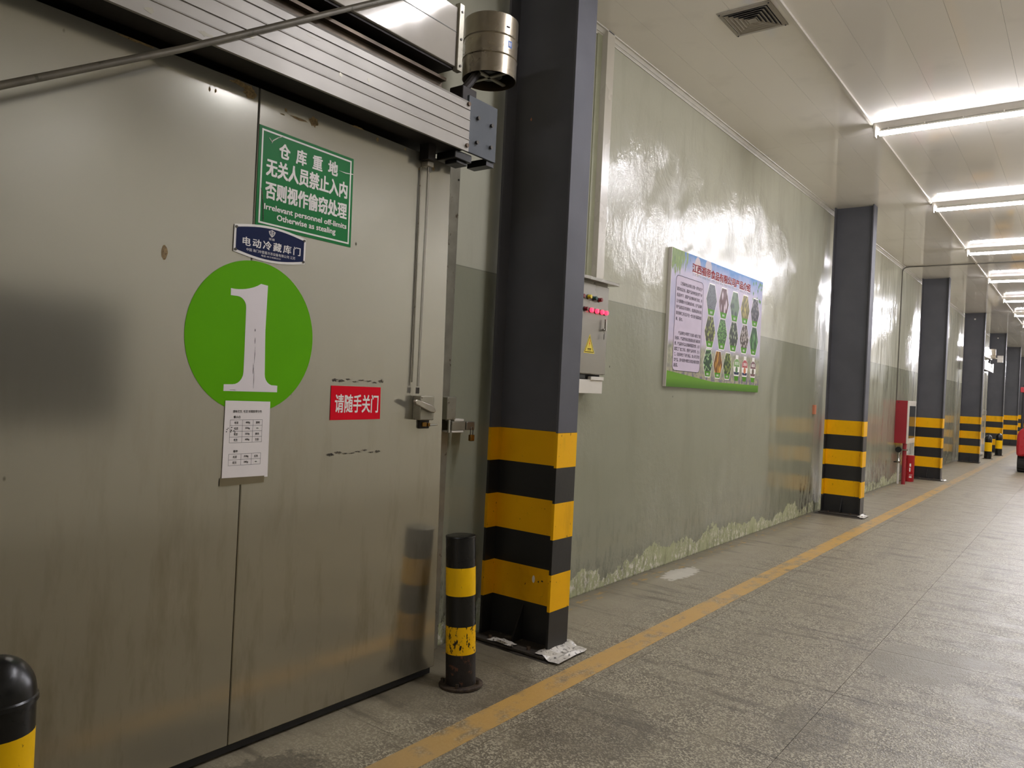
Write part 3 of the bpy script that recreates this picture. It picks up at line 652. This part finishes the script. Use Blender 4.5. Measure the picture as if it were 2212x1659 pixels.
# operator box (galvanised)
ob = thing('operator_housing', (.42, 2.78, 3.07), 'shiny galvanised drive housing above the ribbed track cover', 'housing')
MB().box(.02, .42, -1.6, 2.775, 3.073, 3.362).build('casing', 'galv', ob, bev=.003)
MB().box(.420, .4215, -1.6, 2.775, 3.238, 3.242).build('seam', 'seal', ob)
MB().box(.02, .405, -1.6, 2.775, 3.060, 3.073).build('shade_underside', 'dark', ob)  # housing bottom coloured dark to stand in for its shade
MB().box(.40, .432, 2.775, 2.812, 3.055, 3.385).build('end_flange', 'steel_dirty', ob, bev=.003)
for z in (3.08, 3.21, 3.345): MB().cyl((.432, 2.795, z), (.437, 2.795, z), .006, n=8).build('screw', 'bolt', ob)
# motor hood
mh = thing('motor_hood', (.35, 3.12, 3.13), 'round sheet metal motor hood hanging beside the near column', 'motor hood')
R_ = .143
prof = [(R_, 0), (R_, .095), (R_+.004, .10), (R_, .105), (R_, .195), (R_+.004, .20), (R_, .205), (R_, .305), (R_-.003, .308), (0, .309)]
MB().lathe(prof, (.35, 3.12, 3.135), 40).build('hood', 'tin', mh, smooth=30)
MB().lathe([(R_-.003, .30), (R_-.003, .0), (R_, 0)], (.35, 3.12, 3.135), 40).build('inner_skin', 'brown', mh)
mo = MB().cyl((.35, 3.12, 3.16), (.35, 3.12, 3.40), .07, n=20).build('motor', 'darkbox', mh)
MB().box(.23, .47, 3.11, 3.13, 3.150, 3.158).box(.34, .36, 2.99, 3.25, 3.150, 3.158).build('motor_bracket', 'steel_dirty', mh)
MB().tube([(.35, 3.02, 3.14), (.36, 2.95, 3.06), (.34, 2.90, 2.99), (.36, 2.86, 2.96)], .022, 10).build('cable_loop', 'dark', mh)
MB().box(.31, .40, 2.86, 2.97, 2.93, 3.02).build('coupling', 'dark', mh, bev=.006)
# sticker on the hood (curved patch)
def curved(a0, a1, z0, z1, rr_, mat, name, n=5):
    mb = MB(); vs = []; fs = []
    for k in range(n+1):
        a = math.radians(a0+(a1-a0)*k/n)
        for z in (z0, z1): vs.append((.35+rr_*math.cos(a), 3.12+rr_*math.sin(a), z))
    for k in range(n): fs.append((2*k, 2*k+2, 2*k+3, 2*k+1))
    return mb.add(vs, fs).build(name, mat, mh)
curved(-16, 4, 3.262, 3.315, R_+.0012, 'tin', 'sticker')
curved(-12, -1, 3.272, 3.308, R_+.0018, 'blue', 'blue_emblem'); curved(-9.5, -4, 3.280, 3.300, R_+.0024, 'swhite', 'emblem_mark'); curved(-7.5, -5.6, 3.272, 3.300, R_+.003, 'blue', 'emblem_mark')
curved(-17, -9, 3.372, 3.380, R_+.0018, 'ink', 'scribble')
# strut pipe crossing in front
pp = MB().tube([(.42, -.2, 1.712), (.42, .846, 2.317), (.42, 1.38, 2.626), (.42+.03, 2.0, 3.0), (.46, 2.6, 3.37), (.46, 3.0, 3.62)], .0115, 12)
pp = MB().tube([(.52, .45, 2.050), (.50, .82, 2.295), (.50, 1.335, 2.592), (.50, 2.221, 3.139), (.50, 3.55, 3.96)], .0115, 12)
tag(pp.build('strut_pipe', 'pipe'), 'thin weathered pipe slanting across the front of the ribbed track cover', 'pipe')
# ================================================================== LATCH ON THE WALL, PADLOCK
kp = thing('wall_latch', (.03, 3.3, 1.3), 'stainless latch keeper with hasp fixed to the door frame', 'latch')
MB().box(.022, .10, 3.196, 3.272, 1.318, 1.446).build('keeper_box', 'steel_dirty', kp, bev=.004)
MB().box(0, .03, 3.20, 3.30, 1.262, 1.318).build('back_plate', 'steel', kp)
MB().box(.024, .10, 3.262, 3.345, 1.308, 1.322).build('upper_arm', 'white', kp, bev=.003)
MB().box(.024, .10, 3.245, 3.345, 1.244, 1.256).build('lower_arm', 'white', kp, bev=.003)
MB().cyl((.085, 3.235, 1.245), (.085, 3.235, 1.32), .007, n=10).build('pin', 'chrome', kp)
MB().box(.085, .10, 3.245, 3.36, 1.256, 1.308).build('hasp', 'steel_dirty', kp, bev=.003)
MB().box(.0, .102, 3.368, 3.44, 1.258, 1.306).build('staple_block', 'steel', kp, bev=.003)
pl = thing('padlock', (.115, 3.40, 1.22), 'small brass padlock hanging open from the latch hasp', 'padlock')
MB().box(.103, .123, 3.385, 3.42, 1.195, 1.232).build('body', 'brass', pl, bev=.004)
MB().tube([(.113, 3.392, 1.228), (.113, 3.392, 1.262), (.113, 3.397, 1.272), (.113, 3.405, 1.276), (.113, 3.411, 1.272), (.113, 3.413, 1.262), (.113, 3.413, 1.232)], .003, 6).build('shackle', 'bolt', pl)
# ================================================================== SECOND (far) DOOR: copies of the same parts
D2 = 26.0
d2 = thing('door_2', (DX, 1.84+D2, .02), 'second stainless sliding door far along the corridor', 'door', None, 'structure')
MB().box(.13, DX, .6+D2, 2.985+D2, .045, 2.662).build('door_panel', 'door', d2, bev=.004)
MB().box(.15, DX-.012, .6+D2, 2.97+D2, .012, .05).build('bottom_seal', 'darkbox', d2)
MB().tube([(DX+.03, 2.735+D2, 2.60), (DX+.03, 2.735+D2, 1.50)], .01, 8).build('pull_rod', 'chrome', d2)
MB().box(DX, DX+.055, 2.70+D2, 2.835+D2, 1.335, 1.455).build('release_box', 'steel', d2, bev=.004)
t2 = thing('door_track', (.45, 2.9+D2, 2.67), 'small track cover above the second sliding door, beyond the fourth column', 'door track')
MB().box(.02, .435, .4+D2, 2.80+D2, 2.705, 2.925).build('track_beam', 'dark', t2)
MB().prism(pr_, 'y', .4+D2, 2.868+D2).build('cover', 'alu', t2, smooth=0)
MB().box(.425, .440, 2.868+D2, 3.20+D2, 2.680, 2.962).build('end_plate', 'steel', t2)
MB().cyl((.30, 2.4+D2, 2.86), (.46, 2.4+D2, 2.86), .05, n=16).build('drive_pulley', 'steel', t2)
o2 = thing('operator_housing', (.42, 2.78+D2, 3.07), 'galvanised drive housing above the second sliding door', 'housing')
MB().box(.02, .42, .4+D2, 2.775+D2, 3.073, 3.362).build('casing', 'galv', o2)
m2 = thing('motor_hood', (.35, 3.12+D2, 3.13), 'round sheet metal motor hood over the second sliding door', 'motor hood')
MB().lathe(prof, (.35, 3.12+D2, 3.135), 24).build('hood', 'tin', m2, smooth=30)
MB().box(.33, .37, 2.70+D2, 2.98+D2, 2.9302, 3.05).box(.33, .37, 2.90+D2, 2.98+D2, 3.05, 3.2).build('coupling', 'dark', m2)
MB().box(.52, .68, 3.32+D2, 3.34+D2, 3.03, 3.25).build('bracket_plate', 'steel', m2)
MB().box(.42, .54, 3.30+D2, 3.36+D2, 3.14, 3.18).build('bracket_arm', 'steel', m2)
# ================================================================== BOLLARDS
b1 = thing('bollard', (.47, 2.985, 0), 'flat topped black and yellow bollard with rusty foot beside the sliding door', 'bollard', 'striped bollards')
bx, by, br = .47, 2.985, .076
def band(z0, z1, m, nm, par, r=None, n=28): return MB().cyl((bx, by, z0), (bx, by, z1), r or br, n=n).build(nm, m, par)
MB().lathe([(.112, 0), (.112, .010), (.106, .013), (.075, .013)], (bx, by, .001), 28).build('base_flange', 'rusty', b1)
band(.012, .168, 'rust', 'rusty_foot', b1); band(.168, .306, 'yellow3', 'yellow_band', b1); band(.306, .458, 'bblack', 'black_band', b1); band(.458, .598, 'yellow2', 'yellow_band', b1); band(.598, .748, 'bblack', 'black_band', b1)
MB().lathe([(br, 0), (br+.002, .002), (br+.001, .008), (br-.006, .010), (0, .009)], (bx, by, .745), 28).build('cap', 'bblack', b1)
for a in (20, 110, 215, 300): MB().cyl((bx+.093*math.cos(math.radians(a)), by+.093*math.sin(math.radians(a)), .013), (bx+.093*math.cos(math.radians(a)), by+.093*math.sin(math.radians(a)), .034), .009, n=6).build('anchor_bolt', 'rusty', b1)
b1.rotation_euler = (0, -.062, 0)
def domed(x, y, label, r=.078, h=.70, name='bollard'):
    global bx, by
    bx, by = x, y; o = thing('bollard', (x, y, 0), label, 'bollard', 'striped bollards')
    MB().lathe([(r+.035, 0), (r+.035, .010), (r, .012)], (x, y, .001), 24).build('base_flange', 'rusty', o)
    z = .012; k = (h-.012)/5.2; 
    for z0, z1, m in ((.012, .23, 'bblack'), (.23, .50, 'yellow2'), (.50, h, 'bblack')): MB().cyl((x, y, z0), (x, y, z1), r, n=28).build('yellow_band' if m == 'yellow2' else 'black_band', m, o)
    pr2 = [(r, -.002), (r+.005, .0), (r+.004, .010), (r, .014)]+[(r*math.cos(a), .014+r*1.15*math.sin(a)) for a in [math.pi/2*i/10 for i in range(1, 11)]]
    MB().lathe(pr2, (x, y, h), 28).build('dome_cap', 'bblack', o)
    return o
bc = domed(.92, .735, 'domed black and yellow bollard close to the camera in the bottom corner', .082, .722)
# corner bollard bands are placed explicitly
for ch in list(bc.children):
    if 'band' in ch.name: bpy.data.objects.remove(ch)
bx, by = .92, .735
for z0, z1, m, nm in ((.012, .20, 'bblack', 'black_band'), (.20, .42, 'yellow2', 'yellow_band'), (.42, .45, 'bblack', 'black_band'), (.45, .652, 'yellow2', 'yellow_band'), (.652, .722, 'bblack', 'black_band')):
    MB().cyl((bx, by, z0), (bx, by, z1), .082, n=32).build(nm, m, bc)
bf = domed(.57, 27.2, 'small domed bollard in front of the second sliding door, nearer of the pair', .098, .60)
domed(.655, 29.55, 'small domed bollard in front of the second sliding door, farther of the pair', .10, .60)
# ================================================================== CONTROL CABINET + TRUNKING
cb = thing('control_cabinet', (.16, 4.5, 1.63), 'stainless control cabinet with red indicator lights half hidden behind the near column', 'cabinet')
MB().box(0, .150, 4.20, 4.81, 1.632, 2.285).build('body', 'cab', cb, bev=.003)
dr = MB().box(.150, .163, 4.203, 4.807, 1.636, 2.262).build('cabinet_door', 'cab', cb, bev=.003)
MB().prism([(0, 2.285), (.21, 2.278), (.21, 2.300), (0, 2.345)], 'y', 4.15, 4.875).build('rain_hood', 'cab', cb, bev=.002)
def button(y, z, mat, ln=.026, r=.015, nm='button', par=dr):
    MB().cyl((.163, y, z), (.168, y, z), r*1.2, n=14).build('bezel', 'bolt', par)
    MB().cyl((.168, y, z), (.168+ln, y, z), r, r*.92, n=14).build(nm, mat, par, bev=.002)
button(4.355, 2.160, 'gbtn'); button(4.43, 2.160, 'rbtn'); button(4.52, 2.165, 'amber'); button(4.592, 2.162, 'gbtn'); button(4.666, 2.160, 'rbtn')
button(4.30, 2.078, 'rbtn', nm='dark_lamp'); button(4.39, 2.078, 'rbtn', nm='dark_lamp'); button(4.482, 2.078, 'rbtn', nm='dark_lamp')
for y in (4.56, 4.632, 4.704, 4.762): button(y, 2.077, 'rlamp', .020, .016, 'red_lamp')
MB().cyl((.163, 4.745, 1.955), (.182, 4.745, 1.955), .011, n=12).box(.178, .192, 4.738, 4.752, 1.945, 2.03).build('handle', 'chrome', dr, bev=.002)
MB().tube([(.18, 4.735, 1.945), (.185, 4.73, 1.93), (.186, 4.738, 1.925)], .0015, 5).box(.183, .187, 4.728, 4.738, 1.885, 1.922).build('keys', 'bolt', dr)
warn = [(4.572, 1.910), (4.500, 1.778), (4.644, 1.778)]
def scl(pts, k, c=(4.572, 1.822)): return [(c[0]+(q[0]-c[0])*k, c[1]+(q[1]-c[1])*k) for q in pts]
wg = thing('warning_sticker', (.1635, 4.572, 1.82), 'yellow triangular electric shock warning sticker on the cabinet door', 'sticker')
flat(wg, 'backing', scl(warn, 1.0)[::-1], .1632, 'warny', .0006); ring(wg, 'black_edge', scl(warn, .86)[::-1], scl(warn, .76)[::-1], .1640, 'ink', .0003)
flat(wg, 'bolt_symbol', [(4.574, 1.868), (4.566, 1.842), (4.573, 1.842), (4.568, 1.818), (4.580, 1.848), (4.573, 1.848), (4.580, 1.868)][::-1], .1642, 'signred', .0003)
lettering(wg, '有电危险', 4.548, 4.596, 1.801, 1.814, .1645, 'ink', .02); lettering(wg, 'DANGER', 4.551, 4.593, 1.7925, 1.797, .1645, 'ink', .0)
MB().box(0, .12, 4.30, 4.80, 1.595, 1.632).build('gland_plate', 'dark', cb)
MB().box(0, .14, 4.25, 4.815, 1.497, 1.595).build('cable_box', 'white', cb, bev=.003)
MB().box(.12, .15, 4.64, 4.815, 1.593, 1.618).build('box_lip', 'white', cb, bev=.002)
MB().box(.12, .136, 4.30, 4.58, 1.602, 1.628).build('cable_slot', 'darkbox', cb)
tr = thing('riser_trunking', (.05, 4.86, 2.3), 'tall white cable trunking rising from the control cabinet to the ceiling', 'trunking')
MB().box(0, .055, 4.802, 4.905, 2.335, H-.012).build('channel', 'trunk', tr, bev=.002)
MB().box(0, .010, 4.735, 4.802, 2.335, H-.02).build('flange', 'green_strip', tr)
MB().box(.004, .05, 4.82, 4.90, H-.02, H-.001).build('open_top', 'ventdark', tr)
# ================================================================== PRODUCT POSTER
def poster_material():
    t = T('poster_print'); x, y, z = t.xyz(); v = t.vec((1, 1, 1))
    n = t.noise(3.0, 4.0, rough=.6); n2 = t.noise(14.0, 5.0, rough=.7)
    col = t.mix(t.ramp(n, .35, .7), lin((200, 186, 202)), lin((172, 170, 196)))
    top = t.ramp(t.math('ADD', z, t.math('MULTIPLY', n, .22)), 2.72, 2.90)
    col = t.mix(top, col, lin((44, 112, 176)))
    lg = t.ell(y, z, 6.63, 2.70, .07, .09); col = t.mix(t.math('MULTIPLY', lg, .9), col, lin((200, 178, 172))); lg = t.ell(y, z, 6.88, 2.72, .08, .09); col = t.mix(t.math('MULTIPLY', lg, .8), col, lin((196, 178, 174)))
    low = t.math('SUBTRACT', 1.0, t.ramp(t.math('ADD', z, t.math('MULTIPLY', n, .1)), 1.98, 2.04))
    land = t.mix(t.ramp(n2, .4, .65), lin((176, 172, 142)), lin((130, 132, 116)))
    land = t.mix(t.ramp(z, 1.80, 1.70), land, t.mix(t.ramp(t.noise(22.0, 5.0), .4, .6), lin((112, 108, 120)), lin((168, 160, 132))))
    col = t.mix(low, col, land)
    gh = t.math('LESS_THAN', z, t.math('ADD', 1.655, t.math('MULTIPLY', t.ramp(y, 7.1, 6.0), .075)))
    gc = t.mix(t.ramp(z, 1.60, 1.66), lin((70, 116, 12)), lin((100, 150, 30)))
    col = t.mix(gh, col, gc)
    gl = t.math('MULTIPLY', t.ell(y, z, 6.08, 2.84, .34, .26, t.noise(9.0, 5.0, t.vec((1, 3, 1.0))), .5), 1.0); gcol = t.mix(t.noise(22.0, 4.0, t.vec((1, 2.5, .8))), lin((38, 66, 14)), lin((140, 168, 50)))
    col = t.mix(gl, col, gcol)
    return t.fin(col, .4, 0, .12)
def food(name, a, b, sx=1, sy=1, sz=1, s=30.0, c=None):
    t = T(name); v = t.vec((sx, sy, sz)); d = t.math('ADD', t.vor(s, v), t.math('MULTIPLY', t.noise(s*1.5, 3.0, v), .25)); dk = tuple(q*.75 for q in b)
    col = t.mix(t.ramp(d, .38, .62), lin(a), lin(dk))
    if c: cc = t.node('ShaderNodeSeparateColor', {0: t.vor(s, v, out='Color')}).outputs[0]; col = t.mix(t.ramp(cc, .6, .7), col, lin(c))
    return t.fin(col, .4, 0, .12)
M['poster'] = poster_material()
ps = thing('product_poster', (.015, 7.24, 1.58), 'large printed product poster board with hexagonal food pictures on the wall', 'poster')
XB = .03
MB().prism([(6.083, 1.584), (8.389, 1.580), (8.386, 2.796), (6.083, 2.791)], 'x', .002, XB).build('board', ['poster'], ps, smooth=0)
MB().box(.001, .031, 6.078, 6.083, 1.584, 2.791).build('side_edge', 'white', ps)
lettering(ps, '江西福帝食品有限公司产品介绍', 6.512, 8.002, 2.630, 2.722, XB+.0008, 'swhite', .075, 0, 'title_outline')
lettering(ps, '江西福帝食品有限公司产品介绍', 6.512, 8.002, 2.636, 2.722, XB+.0014, plain('title_red', (140, 8, 28), .5, spec=.05), .05, 0, 'title')
lettering(ps, '江西福帝食品有限公司产品介绍', 6.518, 8.008, 2.608, 2.630, XB+.0005, plain('title_shadow', (120, 116, 134), .4), .02, 0, 'title_reflection')
ring(ps, 'text_frame', rr(6.186, 6.783, 1.727, 2.570, .05), rr(6.190, 6.779, 1.731, 2.566, .047), XB+.0008, 'dink')
flat(ps, 'text_panel', rr(6.191, 6.778, 1.732, 2.565, .047), XB+.0004, plain('panel_lilac', (206, 192, 208), .5, 0, .04, spec=.1), .0002)
P1 = ['    江西福帝食品有限公司是一家专业生产', '蔬菜食品企业。蔬菜产品的特性是在零下18°', '低温条件下，蔬菜产品在瞬间进行冻结，并', '让大量细胞水分迅速结成冰状，在产品保鲜', '将产品速冻后可存放很久，低温保证原有无机', '素的新鲜工序过后可在一些天进行蔬菜的保', '鲜，保存。']
P2 = ['    产品保鲜在中零零下冷冻库-18度以下储', '存储存，产品使用前应提前取出进行解冻再', '煮，产品基本可以达到新鲜蔬菜效果，由于', '蔬菜工厂加工冷冻，使得产品利用率，全人', '工，在原来地方下进行食品，放心的日常食', '饮产品，是中高档中餐饮及家庭用餐的理想', '蔬菜。']
def para(lines, zt, step):
    for k, l in enumerate(lines):
        s_ = l.strip(); ind = .065 if l.startswith(' ') else 0; y0 = 6.214+ind; y1 = 6.762 if len(s_) > 8 else y0+.029*len(s_)
        lettering(ps, s_, y0, y1, zt-k*step-.033, zt-k*step, XB+.0008, 'dink', .012, 0, 'text_line')
para(P1, 2.520, .0530); para(P2, 2.082, .0480)
foods = [
 [('seaweed', (44, 46, 54), (128, 132, 138), 1, 2, 1, 60.0, None), ('taro_sticks', (206, 186, 192), (110, 50, 48), 1, 1, .45, 18.0, None), ('dark_kelp', (52, 66, 56), (132, 158, 122), 1, 1, 1, 13.0, None), ('bamboo_shoots', (190, 172, 96), (120, 110, 44), 1, 2.5, .8, 16.0, None), ('mushrooms', (122, 112, 114), (52, 48, 54), 1, 1, 1, 22.0, None)],
 [('edamame', (168, 176, 84), (66, 66, 28), 1, 1.4, .8, 30.0, None), ('green_peas', (122, 178, 84), (62, 110, 40), 1, 1, 1, 48.0, None), ('broad_beans', (172, 182, 146), (48, 58, 38), 1, 1.3, .8, 26.0, None), ('lotus_seeds', (206, 194, 188), (92, 74, 62), 1, 1.4, .9, 26.0, None), ('long_beans', (110, 162, 96), (50, 94, 48), 1, 2.6, .5, 16.0, None)],
 [('peas_mixed', (158, 196, 130), (40, 82, 36), 1, 1, 1, 34.0, None), ('bamboo_strips', (214, 160, 60), (150, 96, 24), 1, 2.2, .6, 16.0, None), ('bean_pods', (160, 176, 84), (58, 84, 30), 1, 1.8, .8, 28.0, None)]]
cent = [[(6.986, 2.438), (7.293, 2.438), (7.590, 2.438), (7.882, 2.438), (8.181, 2.438)], [(6.982, 2.131), (7.285, 2.131), (7.589, 2.131), (7.895, 2.131), (8.183, 2.131)], [(6.969, 1.832), (7.216, 1.828), (7.463, 1.826)]]
lime2 = plain('label_green', (78, 140, 24), .5, 0, .05, spec=.1)
for ri, row in enumerate(foods):
    for ci, fd in enumerate(row):
        cy, cz = cent[ri][ci]; a = food(*fd); s = 1.0 if ri < 2 else .88
        def hx(k, zlo=-1, zhi=1):
            W, Hh, nw = .128*s, .146*s, .062*s
            def wdt(q): return (nw+(W-nw)*(1-abs(q)))*k if True else 0
            ptsr = [(wdt(zlo), zlo)]+([(W*k, 0)] if zlo < 0 < zhi else [])+[(wdt(zhi), zhi)]
            return [(cy+x_, cz+q*Hh*k) for x_, q in ptsr]+[(cy-x_, cz+q*Hh*k) for x_, q in ptsr[::-1]]
        flat(ps, 'picture_border', hx(1.07), XB+.0005, 'swhite', .0004)
        flat(ps, 'food_picture', hx(1.0, -.62), XB+.0010, a, .0004)
        flat(ps, 'picture_label', hx(1.0, -1, -.62), XB+.0010, lime2, .0004)
        lettering(ps, random.choice(['速冻菜', '保鲜豆', '笋片']), cy-.030, cy+.030, cz-.133*s, cz-.108*s, XB+.0018, 'swhite', .02, 0, 'caption')
for k, (cy, c1, c2, nm) in enumerate([(7.717, (96, 150, 48), (60, 110, 40), '西兰花'), (7.95, (176, 40, 48), (206, 110, 60), '龙虾尾'), (8.199, (104, 50, 56), (84, 66, 40), '酱菜')]):
    cz = 1.822; cc = plain('pack_%d' % k, c1, .3); c3 = plain('pack_inner_%d' % k, c2, .4)
    body = [(cy-.07, cz-.085), (cy+.07, cz-.085), (cy+.088, cz+.0), (cy+.08, cz+.055), (cy+.035, cz+.092), (cy+.035, cz+.13), (cy-.035, cz+.13), (cy-.035, cz+.092), (cy-.08, cz+.055), (cy-.088, cz)]
    flat(ps, 'pack_border', body, XB+.0005, 'swhite', .0004)
    flat(ps, 'pack_band', [(cy-.078, cz+.01), (cy+.078, cz+.01), (cy+.074, cz+.06), (cy+.03, cz+.088), (cy-.03, cz+.088), (cy-.074, cz+.06)], XB+.0010, cc, .0003)
    flat(ps, 'pack_picture', [(cy+.034*math.cos(q*math.pi/5), cz-.022+.034*math.sin(q*math.pi/5)) for q in range(10)], XB+.0014, c3, .0003)
    flat(ps, 'pack_foot', [(cy-.06, cz-.072), (cy+.06, cz-.072), (cy+.075, cz-.045), (cy-.075, cz-.045)], XB+.0010, 'navy' if k < 2 else cc, .0003)
    flat(ps, 'picture_label', [(cy-.045, cz-.135), (cy+.045, cz-.135), (cy+.058, cz-.088), (cy-.058, cz-.088)], XB+.0010, lime2, .0004)
    lettering(ps, nm, cy-.05, cy+.05, cz+.028, cz+.062, XB+.0016, 'swhite', .03, 0, 'caption')
rn = random.Random(5)
for k in range(16):
    cy = 8.10+rn.random()*.26; cz = 2.52+rn.random()*.26+(cy-8.1)*.1; cz = min(cz, 2.76)
    flat(ps, 'leaf_print', [(cy-.014, cz), (cy, cz-.03), (cy+.012, cz), (cy, cz+.022)], XB+.0004, lime2, .0003)
# ================================================================== HOSE CABINET, POST, CANISTER
hc = thing('hose_cabinet', (.1, 16.4, .78), 'red fire hose cabinet with glazed front on the wall before the third column', 'cabinet')
MB().box(0, .205, 16.15, 16.95, .780, 1.597).build('body', 'red', hc, bev=.004)
MB().box(.205, .222, 16.15, 16.95, .780, 1.597).box(.222, .226, 16.17, 16.93, .80, 1.58).build('door_frame', 'white', hc, bev=.003)
MB().box(.226, .232, 16.25, 16.85, .88, 1.50).build('pane', 'glass', hc)
MB().cyl((.05, 16.15, 1.56), (.05, 16.146, 1.56), .01, n=8).build('knockout', 'ventdark', hc)
po = thing('hydrant_pipe', (.175, 16.1, 0), 'red standpipe rising from the floor under the hose cabinet', 'pipe')
MB().cyl((.176, 16.22, 0), (.176, 16.22, .779), .036, n=16).build('pipe', 'red', po)
va = po
MB().cyl((.08, 16.22, 0), (.08, 16.22, .42), .022, n=12).build('white_pipe', 'white', va)
MB().lathe([(.03, 0), (.045, .04), (.03, .08), (.028, .16), (.045, .20), (.03, .26)], (.08, 16.22, .40), 14).build('valve_body', 'chrome', va)
MB().cyl((.08, 16.15, .655), (.08, 16.17, .655), .055, n=16).build('handwheel', 'darkbox', va)
MB().tube([(.08, 16.2, .655), (.20, 16.17, .66), (.25, 16.16, .66)], .014, 8).build('outlet', 'chrome', va)
MB().box(0, .10, 16.20, 16.23, .405, .425).build('pipe_bracket', 'dark', va)
cn = thing('red_canister', (.145, 16.95, 0), 'red cylindrical canister with white print on the floor under the hose cabinet', 'canister')
MB().lathe([(0, 0), (.088, 0), (.092, .01), (.092, .49), (.096, .50), (.096, .515), (.088, .52)], (.145, 16.97, .001), 24).build('body', 'red2', cn)
MB().cyl((.145, 16.97, .512), (.145, 16.97, .522), .088, n=24).build('lid', 'beige', cn)
for z0, z1, wd in ((.08, .11, .05), (.13, .138, .06), (.30, .36, .03), (.20, .28, .02)): 
    a = [-70, -50]; 
    mb = MB(); vs = []; 
    for k in range(5):
        an = math.radians(-78+wd*600*k/4)
        for z in (z0, z1): vs.append((.145+.0935*math.cos(an), 16.97+.0935*math.sin(an), z))
    mb.add(vs, [(2*k, 2*k+2, 2*k+3, 2*k+1) for k in range(4)]).build('white_print', 'swhite', cn)
ba = MB().box(0, .03, 10.62, 10.70, 1.335, 1.46).build('call_point', 'orange', bev=.003); tag(ba, 'small orange box on the wall behind the second column', 'call point')
# ================================================================== FORKLIFT
fk = thing('forklift', (2.2, 22.4, 0), 'red forklift parked far down the corridor at the picture edge', 'forklift')
def wheel(x, y, r, wd):
    w_ = MB(); w_.cyl((x-wd/2, y, r), (x+wd/2, y, r), r, n=24); o = w_.build('wheel', 'rubber', fk, bev=.02)
    MB().cyl((x-wd/2-.005, y, r), (x+wd/2+.005, y, r), r*.5, n=16).build('hub', 'fdark', o)
    tb = MB()
    for k in range(16):
        a = 2*math.pi*k/16; c_, s_ = math.cos(a), math.sin(a)
        tb.tube([(x-wd/2+.01, y+(r+.002)*c_, r+(r+.002)*s_), (x+wd/2-.01, y+(r+.002)*math.cos(a+.12), r+(r+.002)*math.sin(a+.12))], .012, 4)
    tag(tb.build('tread', 'rubber', o), kind='stuff')
for x in (1.70, 2.66): wheel(x, 22.62, .23, .20); wheel(x, 24.1, .28, .24)
MB().prism([(1.585, .40), (1.575, .62), (1.585, .92), (1.64, 1.05), (1.72, 1.09), (2.64, 1.09), (2.72, 1.05), (2.78, .92), (2.785, .62), (2.775, .40)], 'y', 22.30, 22.95).build('counterweight', 'fred', fk, bev=.06, seg=4)
MB().box(1.66, 2.70, 22.95, 24.4, .34, .62).build('chassis', 'fdark', fk, bev=.02)
MB().box(1.64, 2.72, 22.85, 23.55, .62, 1.02).build('engine_cover', 'fred', fk, bev=.04)
MB().box(1.95, 2.42, 23.0, 23.5, 1.02, 1.14).box(1.95, 2.42, 22.92, 23.06, 1.10, 1.55).build('seat', 'fdark', fk, bev=.04)
MB().box(1.66, 2.70, 24.2, 24.5, .6, 1.15).build('cowl', 'fred', fk, bev=.03)
for x in (1.66, 2.70):
    MB().tube([(x, 22.62, 1.05), (x, 22.72, 2.05), (x, 22.85, 2.12)], .03, 8).build('guard_post', 'fdark', fk)
    MB().tube([(x, 24.35, 1.1), (x, 24.0, 2.05), (x, 23.9, 2.12)], .03, 8).build('guard_post', 'fdark', fk)
    MB().tube([(x, 22.80, 2.12), (x, 23.95, 2.12)], .035, 8).build('roof_rail', 'fdark', fk)
for k in range(7): MB().box(1.66, 2.70, 22.84+k*.17, 22.88+k*.17, 2.10, 2.13).build('roof_bar', 'fdark', fk)
for x in (1.62, 2.74): MB().box(x-.03, x+.06, 22.66, 22.72, 1.96, 2.09).build('tail_lamp', 'fred', fk, bev=.01)
for x in (1.86, 2.50): MB().box(x-.05, x+.05, 24.6, 24.72, .08, 2.2).build('mast_rail', 'fdark', fk)
MB().box(1.85, 2.52, 24.6, 24.66, 1.0, 1.08).box(1.85, 2.52, 24.6, 24.66, 2.08, 2.16).build('mast_crossbar', 'fdark', fk)
for x in (1.92, 2.40): MB().prism([(24.76, .6), (24.72, .6), (24.72, .06), (25.8, .05), (25.8, .08), (24.76, .11)], 'x', x, x+.10).build('fork', 'bolt', fk)
MB().tube([(2.18+.16*math.cos(a), 23.98+.10*math.sin(a)*.7, 1.28+.12*math.sin(a)) for a in [k*math.pi/8 for k in range(17)]], .014, 6).tube([(2.18, 24.2, 1.1), (2.18, 23.98, 1.28)], .018, 6).build('steering_wheel', 'fdark', fk)
